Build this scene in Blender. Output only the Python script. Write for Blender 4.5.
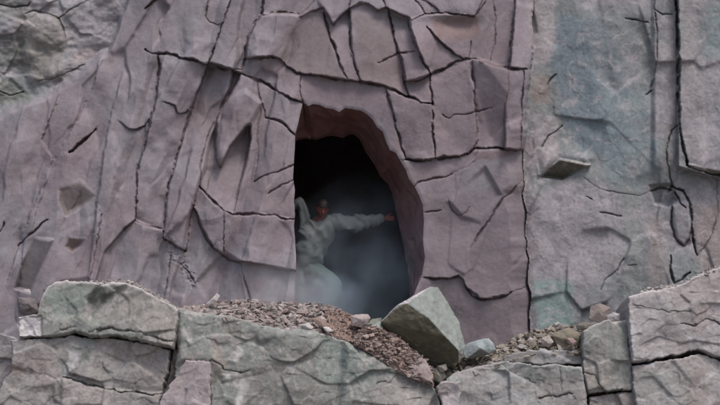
import bpy, bmesh, math, random
import numpy as np
from mathutils import Vector, Matrix

for o in list(bpy.data.objects):
    bpy.data.objects.remove(o, do_unlink=True)
SC = bpy.context.scene
COL = SC.collection
R = math.radians
random.seed(7)
RNG = np.random.default_rng(11)

# ------------------------------------------------------------------ camera
PITCH = R(8.0)
DIST = 18.0
F = 1400.0
cam_d = bpy.data.cameras.new("camera")
cam = bpy.data.objects.new("camera", cam_d)
COL.objects.link(cam)
cam.location = (0, -DIST, 0)
cam.rotation_euler = (R(90) + PITCH, 0, 0)
cam_d.sensor_width = 36
cam_d.lens = 36 * F / 720.0
cam_d.clip_end = 500
SC.camera = cam

# ------------------------------------------------------------------ light
SUN_EL, SUN_AZ = R(60), R(36)        # from above, to the right of the camera
w = bpy.data.worlds.new("World")
SC.world = w
w.use_nodes = True
nt = w.node_tree
bg = nt.nodes['Background']
sky = nt.nodes.new('ShaderNodeTexSky')
sky.sky_type = 'NISHITA'
sky.sun_disc = False
sky.sun_elevation = SUN_EL
sky.sun_rotation = math.pi - SUN_AZ
sky.air_density = 1.0
sky.dust_density = 4.0
sky.ozone_density = 1.0
nt.links.new(sky.outputs[0], bg.inputs[0])
bg.inputs[1].default_value = 0.11
sd = bpy.data.lights.new("sun", 'SUN')
sun = bpy.data.objects.new("sun", sd)
COL.objects.link(sun)
sd.energy = 1.5
sd.angle = R(16)
sd.color = (1.0, 0.955, 0.93)
S = Vector((math.sin(SUN_AZ) * math.cos(SUN_EL), -math.cos(SUN_AZ) * math.cos(SUN_EL), math.sin(SUN_EL)))
sun.rotation_euler = S.to_track_quat('Z', 'Y').to_euler()
SC.view_settings.view_transform = 'Standard'
SC.view_settings.look = 'None'
SC.view_settings.exposure = 0.72
SC.view_settings.gamma = 1.0
SC.cycles.volume_step_rate = 2.0
SC.cycles.volume_bounces = 1

# ------------------------------------------------------------------ maths
CP, SP = math.cos(PITCH), math.sin(PITCH)


def at_np(u, v, Y):
    a = (u - 360.0) / F
    b = (202.5 - v) / F
    dy = CP - b * SP
    t = (Y + DIST) / dy
    return np.stack([t * a, Y + 0 * t, t * (SP + b * CP)], axis=-1)


def at(u, v, Y):
    return Vector([float(q) for q in at_np(np.float64(u), np.float64(v), np.float64(Y))])


_T = np.random.default_rng(5).random((16, 256, 256))


def vnoise(x, y, seed=0):
    t = _T[seed % 16]
    ox = (seed * 37.7) % 97
    x = x + ox
    y = y + ox * 1.7
    xi = np.floor(x).astype(int)
    yi = np.floor(y).astype(int)
    fx = x - xi
    fy = y - yi
    fx = fx * fx * fx * (fx * (fx * 6 - 15) + 10)
    fy = fy * fy * fy * (fy * (fy * 6 - 15) + 10)
    a = t[xi & 255, yi & 255]
    b = t[(xi + 1) & 255, yi & 255]
    c = t[xi & 255, (yi + 1) & 255]
    d = t[(xi + 1) & 255, (yi + 1) & 255]
    return (a * (1 - fx) + b * fx) * (1 - fy) + (c * (1 - fx) + d * fx) * fy


def fbm(x, y, seed=0, octs=5, gain=0.5):
    s = 0
    a = 1.0
    n = 0
    for i in range(octs):
        s = s + a * (vnoise(x * 2 ** i, y * 2 ** i, seed + i * 3) * 2 - 1)
        n += a
        a *= gain
    return s / n


def ridge(x, y, seed=0, octs=4):
    s = 0
    a = 1.0
    n = 0
    for i in range(octs):
        s = s + a * (1 - np.abs(vnoise(x * 2 ** i, y * 2 ** i, seed + i * 5) * 2 - 1) * 2)
        n += a
        a *= 0.5
    return s / n


def facets(x, y, seed=0, tilt=1.0, sharp=32.0, step=.8):
    """angular chips: every voronoi cell is a small tilted plane"""
    t1, t2, t3, t4 = _T[seed % 16], _T[(seed + 1) % 16], _T[(seed + 2) % 16], _T[(seed + 3) % 16]
    xi = np.floor(x).astype(int)
    yi = np.floor(y).astype(int)
    wsum = np.full(x.shape, 1e-12)
    h = np.zeros(x.shape)
    for dx in (-1, 0, 1):
        for dy in (-1, 0, 1):
            cx, cy = xi + dx, yi + dy
            i, j = cx & 255, cy & 255
            px = cx + t1[i, j]
            py = cy + t2[i, j]
            d = (x - px) ** 2 + (y - py) ** 2
            wt = np.exp(-sharp * d)
            h += wt * ((t3[i, j] - .5) * 2.2 * (x - px) * tilt + (t4[i, j] - .5) * 2.2 * (y - py) * tilt + (t1[j, i] - .5) * step)
            wsum += wt
    return h / wsum


def seg_dist(U, V, pts):
    best = np.full(U.shape, 1e9)
    for (x0, y0), (x1, y1) in zip(pts[:-1], pts[1:]):
        dx, dy = x1 - x0, y1 - y0
        L = dx * dx + dy * dy + 1e-9
        t = np.clip(((U - x0) * dx + (V - y0) * dy) / L, 0, 1)
        d = (U - x0 - t * dx) ** 2 + (V - y0 - t * dy) ** 2
        best = np.minimum(best, d)
    return np.sqrt(best)


def inside(U, V, poly):
    r = np.zeros(U.shape, bool)
    n = len(poly)
    for i in range(n):
        x0, y0 = poly[i]
        x1, y1 = poly[(i + 1) % n]
        if y0 == y1:
            continue
        c = ((y0 > V) != (y1 > V)) & (U < (x1 - x0) * (V - y0) / (y1 - y0) + x0)
        r ^= c
    return r


def boxed(U, V, pts, m):
    xs = [p[0] for p in pts]
    ys = [p[1] for p in pts]
    return (U > min(xs) - m) & (U < max(xs) + m) & (V > min(ys) - m) & (V < max(ys) + m)


def sdf(U, V, poly, m):
    """signed distance (negative inside), only computed near the polygon"""
    out = np.full(U.shape, 1e3)
    k = boxed(U, V, poly, m)
    if k.any():
        u, v = U[k], V[k]
        d = seg_dist(u, v, list(poly) + [poly[0]])
        out[k] = np.where(inside(u, v, poly), -d, d)
    return out


def sstep(a, b, x):
    t = np.clip((x - a) / (b - a), 0, 1)
    return t * t * (3 - 2 * t)


def warp(U, V, seed, wob):
    wu = (fbm(U / 10, V / 10, seed + 1, 3, .5) + facets(U / 6, V / 6, seed + 3) * .5) * wob * 1.3
    wv = (fbm(U / 10, V / 10, seed + 2, 3, .5) + facets(U / 6, V / 6, seed + 5) * .5) * wob * 1.3
    return wu, wv


def carve(D, U, V, cracks, seed=0, wob=1.2, T=None, stain=None):
    """cracks: (points, half width px, depth m)"""
    wu, wv = warp(U, V, seed, wob)
    for c in cracks:
        pts, hw, dep = c[:3]
        k = boxed(U, V, pts, 12)
        if not k.any():
            continue
        u, v = U[k] + wu[k], V[k] + wv[k]
        d = seg_dist(u, v, pts)
        nn = np.clip(.5 + 1.3 * fbm(u / 10, v / 10, seed + 4, 3), 0, 1)
        ww = hw * (.30 + 0.80 * nn)
        e0 = np.hypot(u - pts[0][0], v - pts[0][1])
        e1 = np.hypot(u - pts[-1][0], v - pts[-1][1])
        ww = ww * (.35 + .65 * np.clip(np.minimum(e0, e1) / 14, 0, 1))
        g = np.clip(1 - d / (ww + 0.38), 0, 1)
        D[k] -= .8 * dep * (.45 + .55 * nn) * g ** 0.8
        D[k] -= 0.003 * np.exp(-(d / 2.4) ** 2)
        if T is not None and stain is not None:
            a = (np.exp(-(d / (ww + .5)) ** 2) * 0.55)[:, None]
            T[k] = T[k] * (1 - a) + np.array(stain) * a


def tint_zones(T, U, V, zones, seed=3):
    n1 = fbm(U / 22, V / 22, seed, 5, .6)
    for z in zones:
        poly, col, soft, warp, amt = z
        m = soft + warp + 4
        d = sdf(U, V, poly, m) + n1 * warp
        a = (1 - sstep(-soft, soft, d)) * amt
        a = np.where(d > 500, 0, a)[..., None]
        T[:] = T * (1 - a) + np.array(col) * a


def shingle(D, U, V, lst, seed=3, wob=1.0):
    """lift one side of a joint so that the slab overlaps its neighbour: (points, side, height m, reach px)"""
    wu, wv = warp(U, V, seed, wob)
    for pts, side, hgt, reach in lst:
        k = boxed(U, V, pts, reach * 4)
        u, v = U[k] + wu[k], V[k] + wv[k]
        best = np.full(u.shape, 1e9)
        sg = np.zeros(u.shape)
        mid = np.zeros(u.shape)
        n_ = len(pts) - 1
        for i_, ((x0, y0), (x1, y1)) in enumerate(zip(pts[:-1], pts[1:])):
            dx, dy = x1 - x0, y1 - y0
            L = dx * dx + dy * dy + 1e-9
            tr = ((u - x0) * dx + (v - y0) * dy) / L
            t = np.clip(tr, 0, 1)
            d = np.hypot(u - x0 - t * dx, v - y0 - t * dy)
            m = d < best
            best = np.where(m, d, best)
            sg = np.where(m, np.sign((u - x0) * dy - (v - y0) * dx), sg)
            s0 = tr * math.sqrt(L) if i_ == 0 else 99 + 0 * tr
            s1 = (1 - tr) * math.sqrt(L) if i_ == n_ - 1 else 99 + 0 * tr
            mid = np.where(m, sstep(-7, 12, np.minimum(s0, s1)), mid)
        mid = mid * (.55 + .45 * np.clip(.5 + 1.6 * fbm(u / 26, v / 26, seed + 5, 2), 0, 1)) * sstep(4.0, 2.6, best / reach)
        sw = sstep(-1.3, 1.3, side * sg * best)
        D[k] += mid * (sw * hgt * np.exp(-best / reach) - (1 - sw) * .25 * hgt * np.exp(-best / (reach * .4)))


def facet_add(D, U, V, lst):
    for poly, off, gx, gy, soft in lst:
        d = sdf(U, V, poly, soft + 3)
        a = 1 - sstep(-soft, soft, d)
        cu = np.mean([p[0] for p in poly])
        cv = np.mean([p[1] for p in poly])
        D += np.where(d > 500, 0, a * (off + gx * (U - cu) + gy * (V - cv)))


# ------------------------------------------------------------------ materials
def rock_mat(name, attr=True, col=(.2, .2, .2), var=.18, bump=.35, scale=1.0, rough=.88, streak=0.0):
    m = bpy.data.materials.new(name)
    m.use_nodes = True
    n = m.node_tree.nodes
    l = m.node_tree.links
    b = n['Principled BSDF']
    b.inputs['Roughness'].default_value = rough
    b.inputs['Specular IOR Level'].default_value = 0.3
    geo = n.new('ShaderNodeNewGeometry')
    if attr:
        src = n.new('ShaderNodeAttribute')
        src.attribute_name = 'tint'
        cs = src.outputs['Color']
    else:
        src = n.new('ShaderNodeRGB')
        src.outputs[0].default_value = (*col, 1)
        cs = src.outputs[0]
    n1 = n.new('ShaderNodeTexNoise')
    n1.inputs['Scale'].default_value = 9 * scale
    n1.inputs['Detail'].default_value = 9
    n1.inputs['Roughness'].default_value = .68
    n2 = n.new('ShaderNodeTexNoise')
    n2.inputs['Scale'].default_value = 75 * scale
    n2.inputs['Detail'].default_value = 6
    n2.inputs['Roughness'].default_value = .7
    l.new(geo.outputs['Position'], n1.inputs['Vector'])
    l.new(geo.outputs['Position'], n2.inputs['Vector'])
    mr = n.new('ShaderNodeMapRange')
    mr.inputs['From Min'].default_value = .25
    mr.inputs['From Max'].default_value = .75
    mr.inputs['To Min'].default_value = 1 - var * 1.4
    mr.inputs['To Max'].default_value = 1 + var * 1.4
    l.new(n1.outputs[0], mr.inputs['Value'])
    mr2 = n.new('ShaderNodeMapRange')
    mr2.inputs['From Min'].default_value = .3
    mr2.inputs['From Max'].default_value = .7
    mr2.inputs['To Min'].default_value = 1 - var
    mr2.inputs['To Max'].default_value = 1 + var
    l.new(n2.outputs[0], mr2.inputs['Value'])
    mu = n.new('ShaderNodeMath')
    mu.operation = 'MULTIPLY'
    l.new(mr.outputs[0], mu.inputs[0])
    l.new(mr2.outputs[0], mu.inputs[1])
    vm = n.new('ShaderNodeVectorMath')
    vm.operation = 'SCALE'
    l.new(cs, vm.inputs[0])
    l.new(mu.outputs[0], vm.inputs['Scale'])
    l.new(vm.outputs[0], b.inputs['Base Color'])
    ad = n.new('ShaderNodeMath')
    ad.operation = 'MULTIPLY_ADD'
    l.new(n1.outputs[0], ad.inputs[0])
    ad.inputs[1].default_value = 2.5
    l.new(n2.outputs[0], ad.inputs[2])
    bp = n.new('ShaderNodeBump')
    bp.inputs['Strength'].default_value = bump
    bp.inputs['Distance'].default_value = .012
    l.new(ad.outputs[0], bp.inputs['Height'])
    l.new(bp.outputs[0], b.inputs['Normal'])
    return m


M_PLASTER = rock_mat('painted_plaster_rock', var=.06, bump=.32, scale=1.8)
M_ROCK = rock_mat('weathered_rock', var=.08, bump=.38, scale=1.8)
M_STONE = rock_mat('loose_stone_rock', var=.12, scale=1.5, bump=.5)
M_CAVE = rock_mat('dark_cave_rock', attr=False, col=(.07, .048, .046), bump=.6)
M_GROUND = rock_mat('quarry_floor', attr=False, col=(.2, .18, .165), bump=.8, scale=.6)

# ------------------------------------------------------------------ object helpers


def setp(o, label=None, cat=None, group=None, kind=None):
    if label:
        o['label'] = label
    if cat:
        o['category'] = cat
    if group:
        o['group'] = group
    if kind:
        o['kind'] = kind
    return o


def empty(name, loc=(0, 0, 0)):
    o = bpy.data.objects.new(name, None)
    o.location = loc
    o.empty_display_size = .2
    COL.objects.link(o)
    return o


def mesh_obj(name, verts, quads, mat, tint=None, parent=None, smooth=True):
    me = bpy.data.meshes.new(name)
    verts = np.asarray(verts, np.float32)
    quads = np.asarray(quads, np.int32)
    me.vertices.add(len(verts))
    me.vertices.foreach_set('co', verts.ravel())
    nf, k = quads.shape
    me.loops.add(nf * k)
    me.loops.foreach_set('vertex_index', quads.ravel())
    me.polygons.add(nf)
    me.polygons.foreach_set('loop_start', np.arange(0, nf * k, k, dtype=np.int32))
    me.polygons.foreach_set('loop_total', np.full(nf, k, np.int32))
    me.polygons.foreach_set('use_smooth', np.full(nf, smooth))
    me.update(calc_edges=True)
    if tint is not None:
        ca = me.color_attributes.new('tint', 'FLOAT_COLOR', 'POINT')
        t = np.ones((len(verts), 4), np.float32)
        t[:, :3] = np.clip(tint, 0.005, .9)
        ca.data.foreach_set('color', t.ravel())
    me.materials.append(mat)
    o = bpy.data.objects.new(name, me)
    COL.objects.link(o)
    if parent:
        o.parent = parent
        o.matrix_parent_inverse = Matrix.Identity(4)
        # vertices are given in world space: move them into the parent's space
        if parent.location.length > 0:
            me.transform(Matrix.Translation(-parent.location))
    return o


# ================================================================== THE BACK WALL
G = 0.68
us = np.arange(-90, 810.01, G)
vs = np.arange(-70, 372.01, G)
U, V = np.meshgrid(us, vs, indexing='ij')
NU, NV = U.shape

HOLE = [(303, 102), (308, 106), (313, 104), (320, 105), (326, 108), (333, 109), (339, 112), (345, 108), (352, 109),
        (362, 111), (368, 115), (373, 120), (377, 127), (383, 132), (386, 141), (390, 150), (396, 153), (401, 162),
        (406, 170), (409, 179), (415, 187), (420, 197), (423, 206), (424, 222), (423, 240), (425, 258), (422, 275),
        (417, 287), (412, 300), (411, 330), (411, 345), (294, 345), (295, 305), (295, 288), (296, 270), (296, 255), (295, 240), (294, 226),
        (295, 215), (294, 200), (295, 190), (293, 178), (294, 160), (295, 145), (295, 134), (298, 124), (300, 114)]

# --- regions of the wall: 0 weathered rock top left, 1 sculpted plaster, 2 cliff on the right
edgeL = [(-90, 132), (0, 114), (20, 104), (45, 93), (62, 86), (80, 76), (95, 64), (108, 52), (118, 30), (127, 2), (134, -30), (140, -70)]
edgeR = [(536, -70), (533, 0), (532, 40), (530, 75), (526, 100), (524, 150), (524, 185), (526, 230), (528, 270), (531, 310), (532, 372)]
wob = fbm(U / 26, V / 26, 2, 3) * 9
xe = np.interp(V, [p[1] for p in edgeR], [p[0] for p in edgeR]) + fbm(V / 16, V * 0, 8, 3) * 3
yl = np.interp(U, [p[0] for p in edgeL], [p[1] for p in edgeL])
reg = np.ones(U.shape, int)
reg[U > xe] = 2
reg[(V + wob < yl) & (U < 140)] = 0

# --- the crack network of the plaster wall: points, half width (px), depth (m)
W = [
    ([(145, 50), (150, 53), (158, 54.5), (168, 53), (180, 57), (192, 60), (207, 65)], 1.5, .12),
    ([(209, 63), (222, 67), (232, 69.5), (242, 69)], 1.5, .12),
    ([(232, 70), (241, 74), (250, 77), (260, 81), (270, 87), (280, 92), (295, 100), (303, 103)], 1.4, .11),
    ([(230, -70), (231, 0), (225, 15), (221, 27), (215, 45), (211, 56), (208, 64)], .9, .09),
    ([(208, 64), (205, 75), (198, 92), (192, 105), (189, 117), (182, 142), (176, 160), (168, 186), (166, 201), (165, 215), (163, 238)], .9, .08),
    ([(264, -70), (264, 0), (262, 12), (255, 25), (248, 38), (245, 50), (245, 60), (242, 70)], 1.1, .09),
    ([(242, 70), (238, 80), (228, 99), (220, 112), (216, 122), (215, 145), (216, 160), (220, 168)], .8, .07),
    ([(220, 168), (222, 165), (230, 147), (240, 135), (245, 128), (249, 125)], .5, .03),
    ([(208, -70), (209, 0), (206, 12), (205, 17), (210, 22), (218, 25.5), (222, 24)], 1.0, .07),
    ([(145, 9), (151, 3), (158, -2), (166, -10)], 1.5, .14),
    ([(262, 15), (275, 13), (285, 13), (299, 14.5)], 1.2, .10),
    ([(299, 14.5), (306, 9), (312, 3), (318, -4), (330, -30), (332, -70)], .9, .06),
    ([(245, 59), (258, 57), (272, 56.5), (280, 60), (288, 67), (297, 73), (310, 75), (322, 76), (345, 80), (360, 82), (372, 84), (385, 87), (395, 91), (405, 96), (420, 101), (432, 104)], 1.35, .12),
    ([(301, 75), (300, 87), (301, 95), (303, 102)], .5, .04),
    ([(323, 13), (327, 27), (331, 39), (336, 52), (340, 64)], 1.5, .10),
    ([(340, 64), (344, 72), (348, 80)], .5, .04),
    ([(349, 10), (350, 30), (351, 50), (355, 66), (360, 82)], 1.1, .08),
    ([(388, 8), (391, 25), (397, 49), (401, 60), (405, 82), (409, 97)], 1.1, .09),
    ([(378, 63), (390, 58), (400, 53), (415, 51)], .9, .06),
    ([(409, 20), (411, 35), (418, 51), (425, 64), (431, 73)], 1.2, .09),
    ([(427, 27), (440, 42), (453, 53), (463, 59)], 1.1, .09),
    ([(405, 82), (420, 80), (431, 74), (445, 68), (455, 62), (465, 59), (475, 59), (490, 63), (505, 68), (516, 70), (527, 69)], 1.3, .11),
    ([(472, 42), (470, 52), (468, 59)], .6, .05),
    ([(431, 73), (431, 90), (432, 105), (433, 130), (435, 159)], 1.1, .09),
    ([(385, 87), (389, 100), (395, 122), (399, 138), (402, 147), (405, 158)], .9, .07),
    ([(471, 60), (474, 80), (474, 100), (477, 125), (478, 140), (474, 149)], .6, .05),
    ([(515, -70), (515, 4), (514, 12), (513, 25), (511, 45), (509, 69)], .9, .07),
    ([(509, 69), (509, 90), (505, 105), (504, 149)], .4, .02),
    ([(494, -70), (494, 0), (496, 20), (495, 40), (491, 60)], .5, .03),
    ([(405, 160), (420, 160.5), (436, 159), (455, 156.5), (468, 154)], 1.5, .14),
    ([(470, 153), (475, 149), (490, 148), (504, 149), (513, 151), (520, 150)], 1.1, .12),
    ([(524, 72), (522, 100), (521, 150)], .8, .06),
    ([(442, 114), (450, 118), (455, 115), (470, 114), (480, 111), (490, 108), (494, 105)], .6, .04),
    ([(407, 188), (413, 187), (418, 182), (430, 179), (445, 177), (452, 174)], .9, .06),
    ([(452, 174), (475, 162), (478, 149)], .25, .015),
    ([(524, 180), (512, 192), (503, 200), (493, 215), (482, 230), (471, 247)], .8, .07),
    ([(425, 212.5), (432, 211.5), (441, 211)], .7, .06),
    ([(424, 278), (435, 279), (450, 279), (459, 276), (463, 281), (467, 288), (472, 297), (482, 300), (498, 298), (512, 292)], 1.1, .09),
    ([(512, 292), (528, 285)], .4, .03),
    ([(158, 56), (160, 68), (158, 80), (156, 100), (150, 120), (145, 145), (137, 172), (137, 200), (135, 220)], 1.1, .10),
    ([(135, 220), (125, 228), (115, 240), (105, 252)], .9, .07),
    ([(135, 220), (145, 225), (155, 228), (163, 229)], .9, .07),
    ([(105, 252), (97, 275), (90, 300), (88, 372)], .3, .015),
    ([(120, 122), (128, 129), (137, 130), (145, 126), (149, 119)], .9, .07),
    ([(165, 102), (174, 106), (179, 114), (186, 114), (190, 107)], .7, .06),
    ([(69, 152.5), (80, 143), (88, 137), (96, 128)], 1.8, .15),
    ([(18, 245), (30, 235), (40, 226), (47, 220)], 1.0, .10),
    ([(199, 186), (205, 193), (215, 203), (224, 211), (232, 214), (250, 214), (262, 216), (275, 215), (285, 219), (294, 219)], 1.5, .12),
    ([(224, 212), (224, 230), (224, 250)], .8, .06),
    ([(193, 205), (198, 218), (205, 235), (213, 248), (220, 252)], 1.1, .09),
    ([(220, 252), (230, 260), (240, 262), (250, 262), (262, 265), (280, 269), (295, 271)], .6, .05),
    ([(240, 262), (243, 275), (250, 299), (252, 372)], .4, .03),
    ([(163, 238), (170, 241), (178, 248), (186, 251)], 1.2, .08),
    ([(186, 251), (188, 240), (190, 215), (194, 205), (200, 184), (201, 160), (207, 137), (213, 122)], .5, .05),
    ([(171, 255), (168, 275), (164, 299), (160, 372)], .8, .06),
    ([(180, 262), (188, 272), (196, 283)], .7, .05),
    ([(254, 181), (265, 176), (280, 171), (294, 165)], 1.0, .08),
    ([(268, 193), (280, 187), (294, 180)], 1.0, .08),
    ([(265, 117), (278, 121), (288, 128), (295, 134)], 1.2, .10),
    ([(265, 117), (264, 108), (262, 103), (258, 90), (258, 80)], .6, .04),
    ([(249, 125), (250, 140), (245, 165), (238, 190), (234, 213)], .45, .03),
    ([(262, 105), (258, 125), (258, 150), (257, 165), (254, 181)], .4, .03),
    ([(101, 215), (97, 245), (93, 265), (88, 282)], .5, .04),
    ([(53, 160), (42, 140), (50, 118), (58, 96)], .3, .02),
    ([(0, 232), (3, 226), (4, 222)], 1.2, .09),
    ([(425, 14), (418, 4), (408, -8), (400, -40)], .8, .06),
    ([(300, 18), (311, 12), (322, 8), (328, 17), (333, 25), (341, 16), (349, 9), (360, 4), (369, 5), (378, 11), (386, 8), (400, 15), (412, 19), (425, 14)], .5, .03),
    ([(425, 14), (440, 13), (460, 14), (474, 16), (484, 4), (492, -10)], .6, .05),
    ([(386, 8), (380, -6), (376, -40)], .7, .05),
    ([(440, 13), (434, 6), (418, -2), (405, -12)], .6, .04),
    ([(349, 9), (352, -10), (348, -40)], .6, .05),
    ([(448, 200), (452, 210), (459, 216), (466, 213), (470, 206)], .4, .03),
]
# --- the natural cliff on the right
N = [
    ([(676, -70), (676, 0), (677, 20), (678, 45), (679, 70), (678, 95), (680, 125), (684, 150), (687, 165)], 1.5, .22),
    ([(652, -70), (654, 8), (657, 30), (657, 60), (652, 85), (648, 95)], .7, .05),
    ([(655, 9), (663, 15), (672, 15)], .8, .07),
    ([(625, 18), (636, 20), (648, 22)], 1.0, .10),
    ([(646, 95), (652, 91)], 1.2, .12),
    ([(678, 125), (672, 130), (668, 145), (667, 165), (672, 185), (668, 192)], .9, .08),
    ([(672, 186), (684, 192), (690, 205), (692, 225), (693, 240), (697, 255)], 1.4, .14),
    ([(672, 205), (671, 225), (676, 240), (684, 246), (690, 238), (692, 225)], 1.1, .10),
    ([(671, 255), (670, 270), (674, 283), (682, 280), (690, 272)], 1.3, .12),
    ([(651, 192), (660, 188), (671, 190)], 2.0, .12),
    ([(675, 192), (680, 203), (686, 208)], 1.6, .12),
    ([(687, 165), (700, 171), (715, 175), (740, 178), (810, 182)], 1.0, .10),
    ([(624, 258), (616, 270), (605, 280), (601, 290)], .8, .06),
    ([(600, 212), (610, 214), (621, 216)], .7, .06),
    ([(541, 147), (548, 137), (558, 130), (562, 126)], .8, .06),
    ([(548, 84), (552, 78), (556, 74)], .8, .06),
    ([(628, 265), (636, 265)], .7, .05),
    ([(586, 196), (592, 199)], 1.1, .08),
    ([(697, 255), (710, 240), (718, 215), (716, 180)], .4, .03),
    ([(584, 178), (600, 190), (640, 196), (651, 192)], .3, .02),
]
L0 = [
    ([(25, 14), (33, 11), (45, 13), (58, 18), (63, 28), (66, 38)], .9, .05),
    ([(58, 18), (68, 12), (80, 4), (100, -6)], .5, .04),
    ([(0, 92), (10, 96), (24, 92)], .8, .06),
    ([(0, 5), (14, 8), (28, 6), (30, 2)], .9, .06),
    ([(38, 82), (62, 76), (85, 64)], .5, .04),
]

# --- macro form
D = np.zeros(U.shape)
pl = reg == 1
along = (V + 0.28 * U)
across = (U - 200) + 0.27 * (V - 120)           # the drapery runs down and to the left
# the sculpted wall stands out lower down, and leans back to the left
lean = 0.10 * sstep(60, 330, V) * sstep(430, 260, U) + 0.05 * sstep(330, 100, U) - .13 * sstep(150, 330, V) * sstep(400, 450, U)
wrp = fbm(U / 45, V / 55, 12, 4) * 16
fold = (fbm((across + wrp) / 40, along / 130, 4, 3, .45) * .10 + facets((across + wrp * .8) / 26, along / 80, 6) * .085
        + facets((across - wrp * .5) / 14, along / 50, 1) * .006)
famp = sstep(310, 240, U) * .85 + .15
acw = across + fbm(U / 50, V / 60, 7, 3) * 9 - 0.06 * (V - 150) * sstep(200, 60, U)
prof = np.interp(acw, [-230, -180, -150, -120, -98, -70, -62, -30, -12, 14, 18, 33, 58, 66, 84, 100, 124, 132, 150],
                 [.0, .06, .0, .07, .0, .06, -.01, .05, -.03, .05, -.01, .06, .02, -.03, .06, .035, -.03, .05, .03])
prof2 = np.interp(acw + fbm(U / 24, V / 50, 3, 3) * 12, np.arange(-300, 200, 14), np.random.default_rng(4).uniform(-.03, .03, 36))
Dp = lean + fold * famp * .7 + (prof * 1.5 + prof2 * .45) * sstep(306, 285, U)
Dp += fbm(U / 60, V / 70, 9, 3) * .06
Dp += facets(U / 38 + V / 160, V / 70, 3) * .022 * (0.4 + .6 * sstep(200, 320, U))
# the plaster thins out and curls back towards the right end and the top left margin
Dp += .16 - .16 * np.clip((U - xe + 17 + fbm(V / 30, V * 0, 6, 2) * 4) / 17, 0, 1) * sstep(60, 130, V) - .10 * sstep(-3, 1, U - xe)
# top lip: the pale shelf above the M shaped edge
lip = np.interp(U, [255, 300, 322, 333, 349, 360, 369, 378, 386, 400, 412, 425, 440, 460, 475, 486, 520], [-30, 18, 7, 24, 8, 2, 4, 12, 7, 15, 20, 13, 12, 13, 16, -8, -60]) + fbm(U / 16, V * 0, 3, 2) * 1.2
above = np.clip(lip - V, 0, 22)
below = np.clip(V - lip, 0, 100)
onl = sstep(292, 318, U) * sstep(492, 470, U)
Dp += onl * np.where(V < lip, .02 - .0018 * above, .02 * np.exp(-below / 2.5) - 0.05 * np.exp(-(below / 20)) * sstep(300, 330, U))
Dp -= .12 * np.exp(-(((U - 452) / 24) ** 2 + ((V - 24) / 9) ** 2))
DL = facets(U / 30, V / 26, 7) * .04 + fbm(U / 40, V / 30, 1, 4) * .12 + ridge(U / 18, V / 14, 5) * .006 - .01
DR = (fbm(U / 60, V / 80, 12, 4) * .09 + facets(U / 44, V / 60, 9) * .045 + facets(U / 12 + fbm(U / 16, V / 16, 5, 3), V / 16, 2) * .004
      + ridge(U / 24, V / 30, 7) * .006 - .12)
DR += .10 * sstep(560, 532, U) * 0.4
DR += .20 * sstep(676.5, 679, U) * sstep(172, 169, V - (U - 690) * .28) + .07 * sstep(650, 656, U) * sstep(678, 676, U) * sstep(185, 150, V)
wL = np.where(U < 150, sstep(-6, 6, V + wob * .6 - yl), 1.0)
DL = DL + .05
D = np.where(reg == 2, DR, Dp * wL + DL * (1 - wL))

facet_add(D, U, V, [
    ([(60, 201), (60, 190), (80, 181), (95, 195), (88, 202), (66, 215)], -.035, 0.0015, -.0035, 3.0),
    ([(35, 238), (52, 240), (42, 265), (30, 292), (16, 288), (22, 265)], -.03, .006, -.0012, 2.4),
    ([(69, 238), (85, 239), (80, 246), (72, 251), (66, 247)], -.03, .001, -.006, 2.4),
    ([(60, 236), (100, 214), (97, 245), (90, 278), (62, 282), (45, 290)], .03, .0006, .0004, 3.0),
    ([(448, 201), (465, 186), (485, 168), (500, 195), (480, 222), (462, 217)], .0, -.0016, .0012, 3.0),
    ([(300, 18), (322, 8), (338, 62), (348, 80), (297, 73), (281, 60)], .0, .0009, .0006, 2.5),
    ([(222, 165), (249, 126), (247, 160), (236, 200), (226, 212), (205, 192), (208, 170)], -.06, -.0016, .0005, 4.0),
    ([(216, 122), (228, 99), (245, 90), (262, 103), (250, 124), (232, 146), (220, 166)], .05, .0006, -.0006, 3.0),
    ([(240, 262), (262, 265), (295, 271), (295, 310), (250, 310), (243, 275)], -.05, .0, .0010, 2.0),
    ([(224, 252), (240, 262), (245, 300), (215, 310), (196, 283)], -.04, .0, .0006, 3.0),
    ([(541, 177), (560, 159), (590, 165), (562, 179.5)], -.02, .002, -.017, 1.4),
    ([(541, 150), (562, 140), (592, 158), (588, 164), (560, 158), (541, 174)], .07, .0, .0035, 6.0),
    ([(650, 186), (672, 184), (676, 200), (668, 206), (655, 203)], -.12, .0, -.003, 2.5),
    ([(672, 205), (690, 200), (692, 240), (684, 245), (676, 240)], .05, .0, .0, 3.0),
    ([(686, 163), (720, 172), (760, 178), (760, 183), (716, 177), (690, 168)], -.06, .0, -.012, 1.2),
    ([(24, 14), (58, 18), (66, 40), (62, 78), (30, 84), (22, 50)], .06, .0008, .0, 5.0),
])

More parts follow.
